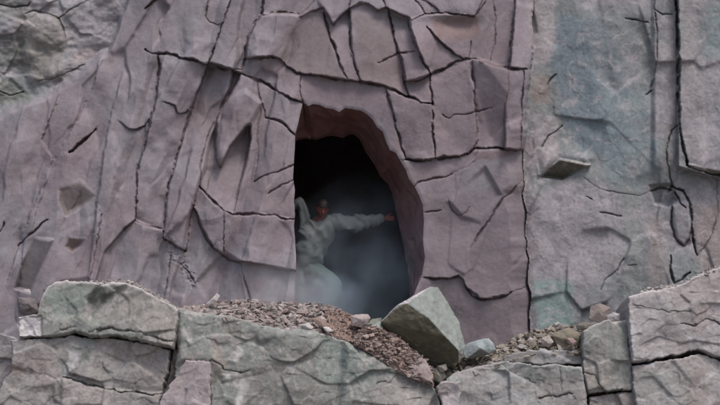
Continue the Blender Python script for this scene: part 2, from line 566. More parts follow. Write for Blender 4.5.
# (the joint runs downwards: side +1 lifts the slab on its right, -1 the one on its left; running right: +1 lifts the upper slab)
shingle(D, U, V, [
    ([(164, 58), (160, 68), (158, 80), (156, 100), (150, 120), (145, 145), (137, 172), (137, 200), (135, 220)], 1, .075, 16),
    ([(231, 0), (225, 15), (221, 27), (215, 45), (208, 64), (205, 75), (198, 92), (189, 117), (182, 142), (176, 160), (168, 186), (165, 215), (163, 238)], -1, .075, 17),
    ([(264, 0), (262, 12), (255, 25), (248, 38), (245, 60), (242, 70), (228, 99), (220, 112), (216, 122), (215, 145), (216, 160), (220, 168)], 1, .08, 15),
    ([(158, 53), (168, 53), (180, 57), (192, 60), (207, 65), (222, 67), (241, 73), (260, 81), (280, 92), (303, 103)], 1, .06, 14),
    ([(245, 59), (272, 56.5), (288, 67), (297, 73), (322, 76), (345, 80), (372, 84), (395, 91), (420, 101), (432, 104)], 1, .07, 13),
    ([(405, 82), (431, 74), (445, 68), (465, 59), (490, 63), (505, 68), (527, 69)], 1, .06, 13),
    ([(405, 160), (420, 160.5), (436, 159), (455, 156.5), (468, 154)], 1, .08, 14),
    ([(470, 153), (475, 149), (490, 148), (504, 149), (520, 150)], 1, .07, 14),
    ([(199, 186), (205, 193), (215, 203), (224, 211), (250, 214), (275, 215), (294, 219)], -1, .05, 14),
    ([(193, 205), (205, 235), (213, 248), (220, 252), (240, 262), (262, 265), (280, 269), (295, 271)], 1, .07, 16),
    ([(120, 122), (128, 129), (137, 130), (145, 126)], 1, .05, 9),
    ([(165, 102), (174, 106), (179, 114), (186, 114)], 1, .05, 9),
    ([(135, 220), (125, 228), (115, 240), (105, 252)], -1, .05, 12),
    ([(100, 60), (92, 90), (78, 120), (60, 150), (40, 190), (20, 240), (5, 290)], 1, .06, 18),
    ([(124, 70), (112, 110), (104, 150), (97, 200), (92, 250), (86, 290)], 1, .06, 16),
    ([(60, 96), (50, 118), (42, 140), (53, 160), (40, 200), (30, 235)], -1, .05, 14),
    ([(323, 13), (327, 27), (336, 52), (342, 68), (348, 80)], 1, .05, 10),
    ([(349, 10), (351, 50), (355, 66), (360, 82)], -1, .05, 10),
    ([(388, 8), (397, 49), (405, 82), (409, 97)], 1, .05, 9),
    ([(409, 20), (418, 51), (431, 73)], 1, .06, 9),
    ([(427, 27), (440, 42), (453, 53), (463, 59)], 1, .06, 10),
    ([(431, 73), (432, 105), (435, 159)], 1, .05, 11),
    ([(471, 60), (474, 100), (478, 140)], -1, .05, 10),
    ([(385, 87), (395, 122), (402, 147), (405, 158)], 1, .05, 9),
    ([(524, 180), (503, 200), (482, 230), (471, 247)], 1, .05, 12),
    ([(424, 278), (450, 279), (459, 276), (467, 288), (482, 300), (512, 292)], 1, .06, 12),
], 3, 1.0)
shingle(D, U, V, [
    ([(676, 0), (679, 70), (680, 125), (687, 165)], 1, .05, 14),
], 8, 2.2)

# cells of the crack network, each with its own set-back and tilt
barrier = np.zeros(U.shape, bool)
for c in W + N + L0:
    k = boxed(U, V, c[0], 6)
    d = seg_dist(U[k], V[k], c[0])
    b = barrier[k]
    b |= d < 1.0
    barrier[k] = b
barrier[:-1] |= reg[:-1] != reg[1:]
barrier[:, :-1] |= reg[:, :-1] != reg[:, 1:]
lab = np.arange(1, U.size + 1).reshape(U.shape)
lab[barrier] = 0
for it in range(4000):
    # sweep the highest id through every open cell
    old = lab.copy()
    for ax in (0, 1):
        for fwd in (True, False):
            a = lab if ax == 0 else lab.T
            rng_ = range(1, a.shape[0]) if fwd else range(a.shape[0] - 2, -1, -1)
            s = -1 if fwd else 1
            for i in rng_:
                r_ = a[i]
                m = (r_ > 0) & (a[i + s] > r_)
                r_[m] = a[i + s][m]
    if (old == lab).all():
        break
for it in range(40):                                      # close the barrier lines
    z = lab == 0
    if not z.any():
        break
    for sh in ((1, 0), (-1, 0), (0, 1), (0, -1)):
        n_ = np.roll(lab, sh, (0, 1))
        okr = np.roll(reg, sh, (0, 1)) == reg
        m = (lab == 0) & (n_ > 0) & okr
        lab[m] = n_[m]
ids, inv, cnt = np.unique(lab, return_inverse=True, return_counts=True)
inv = inv.reshape(U.shape)
su = np.bincount(inv.ravel(), U.ravel()) / cnt
sv = np.bincount(inv.ravel(), V.ravel()) / cnt
rr = np.random.default_rng(23)
off = rr.uniform(-.055, .055, len(ids))
tx = rr.choice([-1, 1], len(ids)) * rr.uniform(.001, .0050, len(ids))
ty = rr.choice([-1, 1], len(ids)) * rr.uniform(.0005, .0032, len(ids))
big = cnt > 22000
off[big] = 0
tx[big] = 0
ty[big] = 0


def cell_at(u, v):
    return inv[int(round((u + 90) / G)), int(round((v + 70) / G))]


for (u_, v_, o_) in ((418, 130, .06), (455, 130, .075), (495, 110, .075), (515, 110, .06), (440, 190, -.03), (230, 40, .03),
                     (280, 40, .035), (270, 70, -.01), (350, 95, .03), (182, 80, .0), (180, 40, .05), (225, 60, .04),
                     (280, 150, .02), (280, 108, .03), (240, 235, .02), (210, 215, .035), (500, 40, .04), (340, 50, -.01), (372, 50, .02)):
    off[cell_at(u_, v_)] = o_
plane = off[inv] + np.clip(tx[inv] * (U - su[inv]) + ty[inv] * (V - sv[inv]), -.10, .10)
for it in range(5):
    p2 = plane.copy()
    p2[1:-1, 1:-1] = (plane[1:-1, 1:-1] * 2 + plane[:-2, 1:-1] + plane[2:, 1:-1] + plane[1:-1, :-2] + plane[1:-1, 2:]) / 6
    plane = p2
D += plane

# surface relief
D += fbm(U / 7, V / 9, 13, 4, .55) * np.where(reg == 1, .0032, .0042)
D += facets(U / 7 + fbm(U / 20, V / 20, 3, 2) * .8, V / 7, 12) * np.where(reg == 1, .0014, .0022)

# albedo of the wall
T = np.zeros(U.shape + (3,))
big_n = fbm(U / 60, V / 60, 4, 5, .6)[..., None]
mid_n = fbm(U / 14, V / 18, 10, 5, .65)[..., None]
strk = fbm(across / 12, along / 60, 11, 4, .6)[..., None]
PINK = np.array((.212, .176, .191))
COOL = np.array((.206, .190, .209))
BROWN = np.array((.180, .152, .158))
a = np.clip(.5 + big_n * 1.3 + strk * .25 + mid_n * .4, 0, 1)
Tp = PINK * (1 - a) + COOL * a
b = np.clip(mid_n * 1.5 - .15, 0, .7)
Tp = Tp * (1 - b) + BROWN * b
Tp = Tp * (1 + .07 * strk + .16 * mid_n)
GREY = np.array((.200, .193, .206))
GREEN = np.array((.125, .150, .145))
PALE = np.array((.30, .275, .28))
Tn = GREY * 1.08 * (1 + .25 * mid_n) + 0 * Tp
g = np.clip(.1 + big_n * 1.6, 0, .6)
Tn = Tn * (1 - g) + GREEN * g
wLc = np.where(U < 150, sstep(-4, 4, V + wob * .6 - yl + fbm(U / 14, V / 14, 8, 4) * 6), 1.0)[..., None]
T[:] = np.where((reg == 2)[..., None], Tn, Tp * wLc + Tn * (1 - wLc))
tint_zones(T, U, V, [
    # top left weathered rock
    ([(22, 14), (58, 17), (66, 40), (60, 75), (30, 84), (16, 50)], (.175, .158, .138), 5, 8, .7),
    ([(-20, 30), (25, 36), (30, 66), (-10, 72)], (.118, .120, .113), 4, 9, .8),
    ([(30, -20), (110, -20), (75, 6), (58, 16), (28, 12)], (.27, .25, .265), 5, 9, .7),
    ([(70, 20), (112, -10), (118, 25), (100, 46), (72, 45)], (.25, .232, .243), 6, 9, .7),
    ([(74, 55), (96, 44), (98, 52), (76, 66)], (.28, .20, .165), 4, 5, .7),
    ([(62, 66), (84, 46), (104, 44), (80, 70), (46, 88)], (.26, .235, .235), 4, 6, .5),
    ([(-20, 75), (20, 80), (30, 100), (-20, 108)], (.13, .14, .12), 4, 7, .7),
    ([(-20, -30), (25, -20), (28, 14), (-20, 24)], (.14, .145, .13), 4, 7, .6),
    # right cliff
    ([(556, 12), (600, 20), (622, 60), (640, 120), (620, 160), (580, 158), (562, 110), (550, 60)], (.130, .160, .182), 5, 14, .9),
    ([(600, 95), (650, 90), (655, 160), (640, 192), (605, 178)], (.165, .205, .215), 6, 14, .75),
    ([(575, 0), (622, 2), (640, 60), (650, 90), (610, 90), (590, 40)], (.20, .215, .225), 5, 16, .6),
    ([(640, 22), (652, 22), (652, 80), (640, 90)], (.14, .17, .16), 4, 6, .5),
    ([(528, -20), (552, -20), (556, 40), (548, 60), (530, 70)], (.29, .265, .27), 4, 9, .75),
    ([(528, 74), (548, 76), (552, 104), (530, 108)], (.19, .15, .135), 4, 8, .7),
    ([(530, 110), (556, 118), (560, 156), (545, 170), (528, 160)], (.27, .235, .245), 4, 8, .6),
    ([(528, 278), (574, 280), (574, 345), (528, 345)], (.165, .225, .215), 3, 6, .85),
    ([(535, 185), (600, 185), (640, 215), (625, 280), (580, 282), (530, 270)], (.255, .235, .25), 8, 16, .7),
    ([(624, 185), (640, 190), (648, 290), (626, 320), (620, 250)], (.20, .215, .205), 5, 8, .6),
    ([(645, 215), (664, 210), (668, 285), (648, 290)], (.24, .205, .195), 4, 8, .6),
    ([(692, 205), (730, 200), (730, 270), (700, 275)], (.235, .19, .18), 5, 8, .7),
    ([(680, -20), (704, -20), (702, 90), (720, 170), (686, 162)], (.235, .215, .22), 5, 10, .75),
    ([(700, 10), (722, 0), (722, 60), (704, 60)], (.19, .235, .24), 4, 9, .7),
    ([(700, 120), (722, 112), (722, 170), (705, 168)], (.31, .29, .31), 4, 9, .6),
    ([(655, 20), (676, 20), (676, 120), (655, 110)], (.215, .205, .215), 4, 7, .7),
    ([(541, 177), (560, 159), (590, 165), (562, 179.5)], (.125, .115, .09), 1.2, 1.5, .85),
    ([(688, 164), (720, 172), (720, 178), (712, 176)], (.12, .105, .085), 1.2, 1.5, .85),
    ([(95, -30), (300, -30), (290, 40), (250, 75), (150, 110), (90, 120), (80, 80)], (.216, .198, .216), 12, 18, .6),
    ([(300, 20), (345, 28), (420, 34), (520, 30), (524, 150), (400, 158), (372, 112), (300, 98), (262, 70), (285, 30)], (.172, .138, .149), 8, 14, .7),
    ([(196, 105), (262, 108), (292, 140), (294, 215), (200, 190)], (.185, .152, .160), 8, 14, .5),
    # plaster: dirt on recessed facets, darker slits, hollow and strips, lit shelf tinted paler
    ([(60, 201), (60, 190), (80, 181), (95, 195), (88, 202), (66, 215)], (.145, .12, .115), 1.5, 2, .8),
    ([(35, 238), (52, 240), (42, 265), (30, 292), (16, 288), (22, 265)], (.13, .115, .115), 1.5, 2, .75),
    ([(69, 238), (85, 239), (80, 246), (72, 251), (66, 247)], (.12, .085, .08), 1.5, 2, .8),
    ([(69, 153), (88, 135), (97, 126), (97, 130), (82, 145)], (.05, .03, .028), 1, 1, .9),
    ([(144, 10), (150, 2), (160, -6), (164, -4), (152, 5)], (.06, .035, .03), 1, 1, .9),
    ([(425, 16), (475, 16), (482, 34), (440, 40)], (.165, .115, .108), 4, 8, .75),
    ([(350, 5), (380, -30), (470, -30), (476, 14), (425, 12), (412, 18), (378, 10)], (.245, .222, .242), 3, 5, .7),  # light on the up-facing shelf, put into its colour
    ([(300, 18), (322, 8), (338, 62), (348, 80), (297, 73), (281, 60)], (0.152, 0.126, 0.128), 3, 6, .6),
    ([(350, 14), (388, 14), (402, 60), (408, 95), (362, 82)], (0.160, 0.128, 0.128), 3, 8, .55),
    ([(400, 165), (440, 165), (440, 178), (412, 186)], (0.188, 0.148, 0.152), 3, 8, .6),
    ([(512, 160), (534, 150), (536, 350), (505, 350), (518, 230)], (0.148, 0.122, 0.128), 6, 8, .6),
    ([(470, 250), (515, 240), (520, 350), (462, 350)], (0.156, 0.120, 0.126), 8, 12, .5),
    ([(425, 195), (500, 190), (534, 200), (536, 350), (425, 350)], (.155, .132, .143), 8, 12, .75),
    ([(470, 151), (500, 150), (520, 153), (500, 160), (474, 160)], (.14, .10, .10), 2, 3, .6),
])
# pale swirls on the natural rock
vein = np.clip(ridge(U / 16 + fbm(U / 30, V / 30, 2, 3), V / 12 + fbm(U / 25, V / 25, 6, 3), 9, 4) - .45, 0, 1)[..., None] * 1.7
nat = (reg != 1)[..., None]
T[:] = np.where(nat, T * (1 - np.clip(vein, 0, .5)) + PALE * 1.05 * np.clip(vein, 0, .5), T)
spk = np.clip(fbm(U / 2.2, V / 2.2, 14, 3, .7) * 1.2, -.3, .3)[..., None]
ua, va = U * .77 + V * .64, V * .77 - U * .64
scr = np.clip(ridge(ua / 2.4 + fbm(U / 9, V / 9, 3, 3) * 1.6, va / 6, 11, 3) - .50, 0, 1) * sstep(-.1, .35, fbm(U / 28, V / 28, 15, 3))
ub, vb = U * .5 - V * .87, V * .5 + U * .87
scr = (scr + np.clip(ridge(ub / 3 + fbm(U / 8, V / 8, 6, 3) * 1.5, vb / 9, 13, 3) - .52, 0, 1) * sstep(-.1, .3, fbm(U / 24, V / 24, 1, 3)))[..., None]
T[:] = np.where(nat, T * (1 - np.clip(scr, 0, .5)) + PALE * np.clip(scr, 0, .5), T)
T[:] = np.where(nat, T * (1 + .3 * spk), T * (1 + .15 * spk))

carve(D, U, V, [c for c in W], 3, 1.0, T, (.075, .045, .045))
carve(D, U, V, N + L0, 8, .9, T, (.07, .06, .055))
# crumbled patch
k = boxed(U, V, [(160, 232), (200, 290)], 4)
cr = np.exp(-((seg_dist(U[k], V[k], [(165, 236), (176, 255), (186, 268), (194, 284)])) / 5) ** 2)
D[k] += cr * (facets(U[k] / 4, V[k] / 4, 4) * .03 + ridge(U[k] / 6, V[k] / 6, 3) * .02)

# the mouth of the passage: snap grid points to its outline, round its rim
wobU = fbm(U / 5, V / 5, 6, 3) * .9
dh = sdf(U, V, HOLE, 30)
near = np.abs(dh) < G * .72
hu, hv = U.copy(), V.copy()
HP = np.array(HOLE + [HOLE[0]], float)
ku = np.argwhere(near)
for i, j in ku:
    p = np.array((U[i, j], V[i, j]))
    a0, a1 = HP[:-1], HP[1:]
    dd = a1 - a0
    t = np.clip(((p - a0) * dd).sum(1) / ((dd ** 2).sum(1)), 0, 1)
    q = a0 + dd * t[:, None]
    m = ((q - p) ** 2).sum(1).argmin()
    hu[i, j], hv[i, j] = q[m]
rim = np.clip(1 - np.abs(dh) / 3.5, 0, 1)
D -= np.where(dh > -5, .014 * rim ** 2, 0)
P = at_np(hu, hv, -D)

inh = (dh <= 0) | near
qi, qj = np.meshgrid(np.arange(NU - 1), np.arange(NV - 1), indexing='ij')
hole_q = inh[:-1, :-1] & inh[1:, :-1] & inh[:-1, 1:] & inh[1:, 1:]
qlab = inv[:-1, :-1]
qreg = reg[:-1, :-1]
vid = np.arange(U.size).reshape(U.shape)
quads = np.stack([vid[:-1, :-1], vid[:-1, 1:], vid[1:, 1:], vid[1:, :-1]], -1)
Pf = P.reshape(-1, 3)
Tf = T.reshape(-1, 3)

plaster_root = setp(empty('sculpted_rock_wall'), 'pinkish grey sculpted rock wall with deep joints and an arched opening', None, None, 'structure')
cliff_left = setp(empty('cliff'), 'weathered green and cream natural rock in the upper left corner', None, None, 'structure')
cliff_right = setp(empty('cliff'), 'blue green natural rock face right of the sculpted wall', None, None, 'structure')
roots = {0: cliff_left, 1: plaster_root, 2: cliff_right}
qid = qlab + 100000 * qreg
qid[hole_q] = -1
small = {}
vals, cts = np.unique(qid, return_counts=True)
merge = {}
for v_, c_ in zip(vals, cts):
    if v_ >= 0 and c_ < 140:
        merge[v_] = True
for rg in (0, 1, 2):
    opts = [(c_, v_) for v_, c_ in zip(vals, cts) if v_ // 100000 == rg and v_ >= 0]
    main = max(opts)[1]
    for c_, v_ in opts:
        if v_ in merge:
            qid[qid == v_] = main
for v_ in np.unique(qid):
    if v_ < 0:
        continue
    q = quads[qid == v_]
    uq, iv = np.unique(q, return_inverse=True)
    rg = v_ // 100000
    mesh_obj('rock_slab', Pf[uq], iv.reshape(q.shape), M_PLASTER if rg == 1 else M_ROCK, Tf[uq], roots[rg])
print('slabs', len(np.unique(qid)) - 1, 'iterations', it)


def depth_at(u, v):
    return float(D[int(round((u + 90) / G)), int(round((v + 70) / G))])


# ================================================================== PASSAGE AND CHAMBER
def resample(pts, n):
    p = np.array(pts, float)
    s = np.r_[0, np.cumsum(np.hypot(*(p[1:] - p[:-1]).T))]
    t = np.linspace(0, s[-1], n)
    return np.stack([np.interp(t, s, p[:, 0]), np.interp(t, s, p[:, 1])], -1)


# outline of the mouth from bottom left over the arch to bottom right, and the inner outline
i0 = HOLE.index((294, 345))
outer = [HOLE[(i0 + k) % len(HOLE)] for k in range(len(HOLE))]
inner = [(290, 345), (291, 305), (291, 270), (290, 226), (290, 178), (291, 150), (295, 140), (305, 137), (316, 140), (330, 135), (343, 138),
         (352, 133), (360, 140), (366, 152), (374, 164), (380, 176), (388, 184), (392, 193), (395, 205), (397, 215), (400, 230), (404, 246), (407, 262), (409, 280), (410, 300), (409, 345)]
# match by hand-set key fractions so that the arch meets the arch
nA = 420


def keyed(pts, keys, fr):
    out = []
    idx = [pts.index(k) for k in keys]
    for a_, b_, f0, f1 in zip(idx[:-1], idx[1:], fr[:-1], fr[1:]):
        n_ = int(round((f1 - f0) * nA))
        s_ = resample(pts[a_:b_ + 1], n_ + 1)
        out.append(s_[:-1])
    out.append(np.array([pts[idx[-1]]], float))
    return np.concatenate(out)


fr = [0, .38, .5, .62, 1.0]
OU = keyed(outer, [(294, 345), (300, 114), (345, 108), (396, 153), (411, 345)], fr)
IN = keyed(inner, [(290, 345), (295, 140), (352, 133), (380, 176), (409, 345)], fr)
NA = len(OU)
rings = []
rim_d = np.array([depth_at(a_, b_) for a_, b_ in OU]) - .004
ssn = np.linspace(0, 1, NA)
NR = 46
for k in range(NR):
    t = k / (NR - 1)
    uv = OU * (1 - t) + IN * t
    # outline wobble so that the passage is hewn, not extruded
    w1 = fbm(ssn * 26, ssn * 0 + t * 5, 3, 4) * 3.2 * math.sin(math.pi * min(1, t * 1.0)) if k else 0 * ssn
    ln = facets(ssn * 22, ssn * 0 + t * 3.2 + .3, 5) * 5.5 * (1 if k else 0) * min(1, t * 4)
    cu, cv = 350, 230
    dirn = np.stack([uv[:, 0] - cu, uv[:, 1] - cv], -1)
    dirn /= np.linalg.norm(dirn, axis=1)[:, None] + 1e-6
    amp = (w1 + ln)[:, None] * (1 if 0 < k < NR - 1 else 0)
    uv = uv + dirn * amp * .45
    Yd = -rim_d * (1 - t) + (.42 + .2 * sstep(.35, .6, ssn)) * t
    rings.append(at_np(uv[:, 0], uv[:, 1], Yd))
RG = np.stack(rings)
q = []
vi = np.arange(NR * NA).reshape(NR, NA)
q = np.stack([vi[:-1, :-1], vi[1:, :-1], vi[1:, 1:], vi[:-1, 1:]], -1).reshape(-1, 4)
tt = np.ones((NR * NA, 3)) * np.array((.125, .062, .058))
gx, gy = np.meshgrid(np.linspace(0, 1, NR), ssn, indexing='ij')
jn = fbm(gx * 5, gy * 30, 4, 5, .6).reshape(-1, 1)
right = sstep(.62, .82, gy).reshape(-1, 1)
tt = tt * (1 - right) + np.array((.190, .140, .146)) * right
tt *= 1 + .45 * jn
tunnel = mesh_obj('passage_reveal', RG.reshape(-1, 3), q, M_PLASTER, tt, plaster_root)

# chamber behind: rings that widen and close
ch = []
for k, (grow, Yc) in enumerate(((1.0, .62), (1.35, .75), (1.75, 1.1), (1.8, 1.9), (1.6, 2.8), (1.1, 3.4), (.02, 3.6))):
    base = IN[::4]
    uv = np.stack([350 + (base[:, 0] - 350) * grow, 240 + (base[:, 1] - 240) * (grow if grow < 1 else 1 + (grow - 1) * .55)], -1)
    uv[:, 1] = np.minimum(uv[:, 1], 350)
    if k >= 5:
        uv[:, 1] = 350 + (base[:, 1] - 345) * (.8 if k == 5 else .02)
    uv[0, 1] = uv[-1, 1] = 352
    if k == 0:
        Y_ = RG[-1, ::4, 1]
    else:
        Y_ = Yc + fbm(ssn[::4] * 20, ssn[::4] * 0 + k, 3, 3) * .25
    ch.append(at_np(uv[:, 0], uv[:, 1], Y_ + 0 * uv[:, 0]))
ch = np.stack(ch)
a_, b_ = ch.shape[:2]
vi = np.arange(a_ * b_).reshape(a_, b_)
q = np.stack([vi[:-1, :-1], vi[1:, :-1], vi[1:, 1:], vi[:-1, 1:]], -1).reshape(-1, 4)
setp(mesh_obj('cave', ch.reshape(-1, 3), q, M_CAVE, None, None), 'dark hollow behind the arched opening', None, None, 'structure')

ZF = at(330, 328, .7).z
fx, fy = np.meshgrid(np.linspace(-6, 6, 120), np.linspace(-.98, 3.6, 50), indexing='ij')
fu = 360 + fx / (DIST - 1) * F
ftop = np.interp(fu, [14, 26, 180, 300, 345, 430, 450, 500, 530, 582, 600, 628, 720, 900], [410, 330, 330, 345, 352, 392, 392, 378, 372, 372, 345, 330, 330, 330])
fz = at_np(fu, ftop + 8, -1.0 + 0 * fu)[..., 2]
fz = np.where(fy > .25, ZF, np.minimum(fz, ZF)) + fbm(fx * 2, fy * 2, 3, 4) * .03 - .03
vi = np.arange(fx.size).reshape(fx.shape)
q = np.stack([vi[:-1, :-1], vi[1:, :-1], vi[1:, 1:], vi[:-1, 1:]], -1).reshape(-1, 4)
M_FLOOR = rock_mat('ledge_dirt', attr=False, col=(.15, .12, .105), bump=.8)
setp(mesh_obj('ledge_ground', np.stack([fx, fy, fz], -1).reshape(-1, 3), q, M_FLOOR), 'dirt floor of the rock ledge and the passage', None, None, 'structure')
gx_, gy_ = np.meshgrid(np.linspace(-60, 60, 60), np.linspace(-90, 12, 60), indexing='ij')
gz_ = -1.72 + fbm(gx_ / 6, gy_ / 6, 3, 3) * .05
vi = np.arange(gx_.size).reshape(gx_.shape)
q = np.stack([vi[:-1, :-1], vi[1:, :-1], vi[1:, 1:], vi[:-1, 1:]], -1).reshape(-1, 4)
setp(mesh_obj('ground', np.stack([gx_, gy_, gz_], -1).reshape(-1, 3), q, M_GROUND), 'bare quarry floor below the ledge', None, None, 'structure')


# ================================================================== LEDGE BLOCKS
def block(name, top, rightp, bottom, leftp, Y, label, cat='rock', cracks=(), fac=(), zones=(), base=GREY, seed=0, rough=1.0,
          round_px=5, ground=False, back=.85, slope=(0, 0), vein_amt=.5, dx=.8, kind=None, parent=None, edge_lit=.0, jit=1.3, mat=None):
    def ln(p):
        p = np.array(p, float)
        return np.hypot(*(p[1:] - p[:-1]).T).sum()
    nx = max(12, int(max(ln(top), ln(bottom)) / dx))
    ny = max(10, int(max(ln(leftp), ln(rightp)) / dx))
    t_, b_, l_, r_ = resample(top, nx + 1), resample(bottom, nx + 1), resample(leftp, ny + 1), resample(rightp, ny + 1)
    for arr, nn in ((t_, 0), (b_, 1), (l_, 2), (r_, 3)):
        m = len(arr)
        fade = np.sin(np.linspace(0, math.pi, m)) ** .3
        j1 = fbm(arr[:, 0] / 5, arr[:, 1] / 5, seed + nn, 4, .6) * jit * fade
        j1 += facets(arr[:, 0] / 9, arr[:, 1] / 9 + nn, seed + nn) * jit * .8 * fade
        if nn < 2:
            arr[:, 1] += j1
        else:
            arr[:, 0] += j1
    s = np.linspace(0, 1, nx + 1)[:, None, None]
    t = np.linspace(0, 1, ny + 1)[None, :, None]
    C = ((1 - t) * t_[:, None] + t * b_[:, None] + (1 - s) * l_[None] + s * r_[None]
         - ((1 - s) * (1 - t) * t_[0] + s * (1 - t) * t_[-1] + (1 - s) * t * b_[0] + s * t * b_[-1]))
    u, v = C[..., 0], C[..., 1]
    wid = np.abs(r_[None, :, 0] - l_[None, :, 0]) + 1
    hei = np.abs(b_[:, None, 1] - t_[:, None, 1]) + 1
    sx, ty_ = s[..., 0], t[..., 0]
    ed = np.minimum(np.minimum(sx * wid, (1 - sx) * wid), ty_ * hei)
    ed = np.minimum(ed, (1 - ty_) * hei) if not ground else ed
    d = np.full(u.shape, float(-Y))
    d = d + slope[0] * (u - u.mean()) + slope[1] * (v - v.mean())
    d = d + (fbm(u / 45, v / 40, seed, 3) * .06 + facets(u / 40 + v / 120, v / 30 - u / 150, seed + 2, 1.0, 40.0, .1) * .052 + facets(u / 15 + v / 40, v / 12, seed + 5, 1.0, 30.0, .15) * .012 + facets(u / 5, v / 4.5, seed + 6, 1.0, 20.0, .3) * .0025
             + fbm(u / 7, v / 7, seed + 3, 4, .6) * .0035 + ridge(u / 17, v / 13, seed + 6) * .003) * rough
    k = np.clip(1 - ed / (round_px * .3 * (1 + .5 * fbm(u / 8, v / 8, seed + 1, 2))), 0, 1)
    d = d - (1 - np.sqrt(np.clip(1 - k * k, 0, 1))) * round_px * .3 / 78.0 * 1.2
    facet_add(d, u, v, fac)
    Tt = np.zeros(u.shape + (3,)) + np.array(base)
    m_n = fbm(u / 13, v / 13, seed + 4, 5, .65)[..., None]
    b_n = fbm(u / 45, v / 45, seed + 8, 4)[..., None]
    Tt = (Tt * .72 + np.array((.212, .212, .212)) * .28) * (1.10 + .3 * m_n)
    g_ = np.clip(b_n * 1.5, 0, .5)
    Tt = Tt * (1 - g_) + np.array((.26, .215, .205)) * g_
    zones = [(z_[0], tuple((c_ * .62 + .38 * sum(z_[1]) / 3) * 1.12 for c_ in z_[1]), z_[2], z_[3] * 1.3, z_[4]) for z_ in zones]
    tint_zones(Tt, u, v, zones, seed + 3)
    vv = np.clip(ridge(u / 15 + fbm(u / 22, v / 22, seed, 3) * 1.4, v / 9 + fbm(u / 20, v / 20, seed + 3, 3) * 1.4, seed + 7, 4) - .46, 0, 1)[..., None] * 1.5 * vein_amt
    vv = np.clip(vv, 0, .5)
    Tt = Tt * (1 - vv) + np.array((.32, .30, .28)) * vv
    ua, va = u * .77 + v * .64, v * .77 - u * .64
    sc_ = (np.clip(ridge(ua / 3.5 + fbm(u / 12, v / 12, 3, 2), va / 16, seed + 11, 3) - .5, 0, .5) * sstep(-.1, .35, fbm(u / 24, v / 24, seed + 15, 3)))[..., None] * 1.3
    Tt = Tt * (1 - sc_) + np.array((.36, .34, .32)) * sc_
    lt = np.clip(fbm(u / 9 + 40, v / 9, seed + 12, 5, .7) * 2.6 - .35, 0, .6)[..., None]
    Tt = Tt * (1 - lt) + np.array((.33, .31, .30)) * lt
    dk = np.clip(fbm(u / 11 + 90, v / 8, seed + 13, 5, .7) * 2.4 - .45, 0, .5)[..., None]
    Tt = Tt * (1 - dk * .6)
    sp = np.clip(fbm(u / 2.2, v / 2.2, seed + 9, 3, .7) * 1.2, -.35, .35)[..., None]
    Tt *= 1 + .28 * sp
    if edge_lit:
        e_ = (np.exp(-((ty_ * hei) / 2.6) ** 2) * edge_lit)[..., None] * np.clip(.8 + m_n, 0, 1)  # light catching the upper rim, put into the colour
        Tt = Tt * (1 - e_) + np.array((.42, .39, .38)) * e_
    carve(d, u, v, cracks, seed, 1.6, Tt, (.055, .05, .045))
    pts = at_np(u, v, -d)
    if ground:
        ex = []
        last = pts[:, -1]
        for kk in range(1, 15):
            f_ = kk / 14
            e2 = last.copy()
            e2[:, 2] = last[:, 2] * (1 - f_) - 1.8 * f_
            e2[:, 1] -= .25 * f_ + fbm(last[:, 0] * 3, last[:, 0] * 0 + kk * .7, seed, 3) * .07
            ex.append(e2)
        pts = np.concatenate([pts, np.stack(ex, 1)], 1)
        Tt = np.concatenate([Tt, np.repeat(Tt[:, -1:], 14, 1)], 1)
    a_, b_ = pts.shape[:2]
    vi = np.arange(a_ * b_).reshape(a_, b_)
    q = np.stack([vi[:-1, :-1], vi[:-1, 1:], vi[1:, 1:], vi[1:, :-1]], -1).reshape(-1, 4)
    ringi = np.concatenate([vi[:, 0], vi[-1, 1:], vi[::-1, -1][1:], vi[0, ::-1][1:-1]])
    allv = [pts.reshape(-1, 3)]
    allt = [Tt.reshape(-1, 3)]
    qs = [q]
    prev = ringi
    base_i = a_ * b_
    rp = pts.reshape(-1, 3)[ringi]
    rt = Tt.reshape(-1, 3)[ringi]
    NB = 10
    for kk in range(1, NB + 1):
        f_ = kk / NB
        e2 = rp.copy()
        e2[:, 1] = rp[:, 1] * (1 - f_) + (-Y * -1 + back) * f_
        e2[:, 2] -= .10 * f_ - fbm(rp[:, 0] * 5, rp[:, 2] * 5 + kk, seed, 3) * .03
        cur = np.arange(base_i, base_i + len(ringi))
        base_i += len(ringi)
        allv.append(e2)
        allt.append(rt)
        qs.append(np.stack([prev, cur, np.roll(cur, -1), np.roll(prev, -1)], -1)[:, ::-1])
        prev = cur
    cen = allv[-1].mean(0)
    allv.append(cen[None])
    allt.append(rt[:1])
    n_ = len(prev)
    qs.append(np.stack([prev, np.full(n_, base_i), np.full(n_, base_i), np.roll(prev, -1)], -1)[::1][:, ::-1][:0])
    o = mesh_obj(name, np.concatenate(allv), np.concatenate(qs), mat or M_ROCK, np.concatenate(allt), parent)
    bm = bmesh.new()
    bm.from_mesh(o.data)
    bmesh.ops.recalc_face_normals(bm, faces=bm.faces)
    bm.to_mesh(o.data)
    bm.free()
    if label:
        setp(o, label, cat, None, kind)
    return o


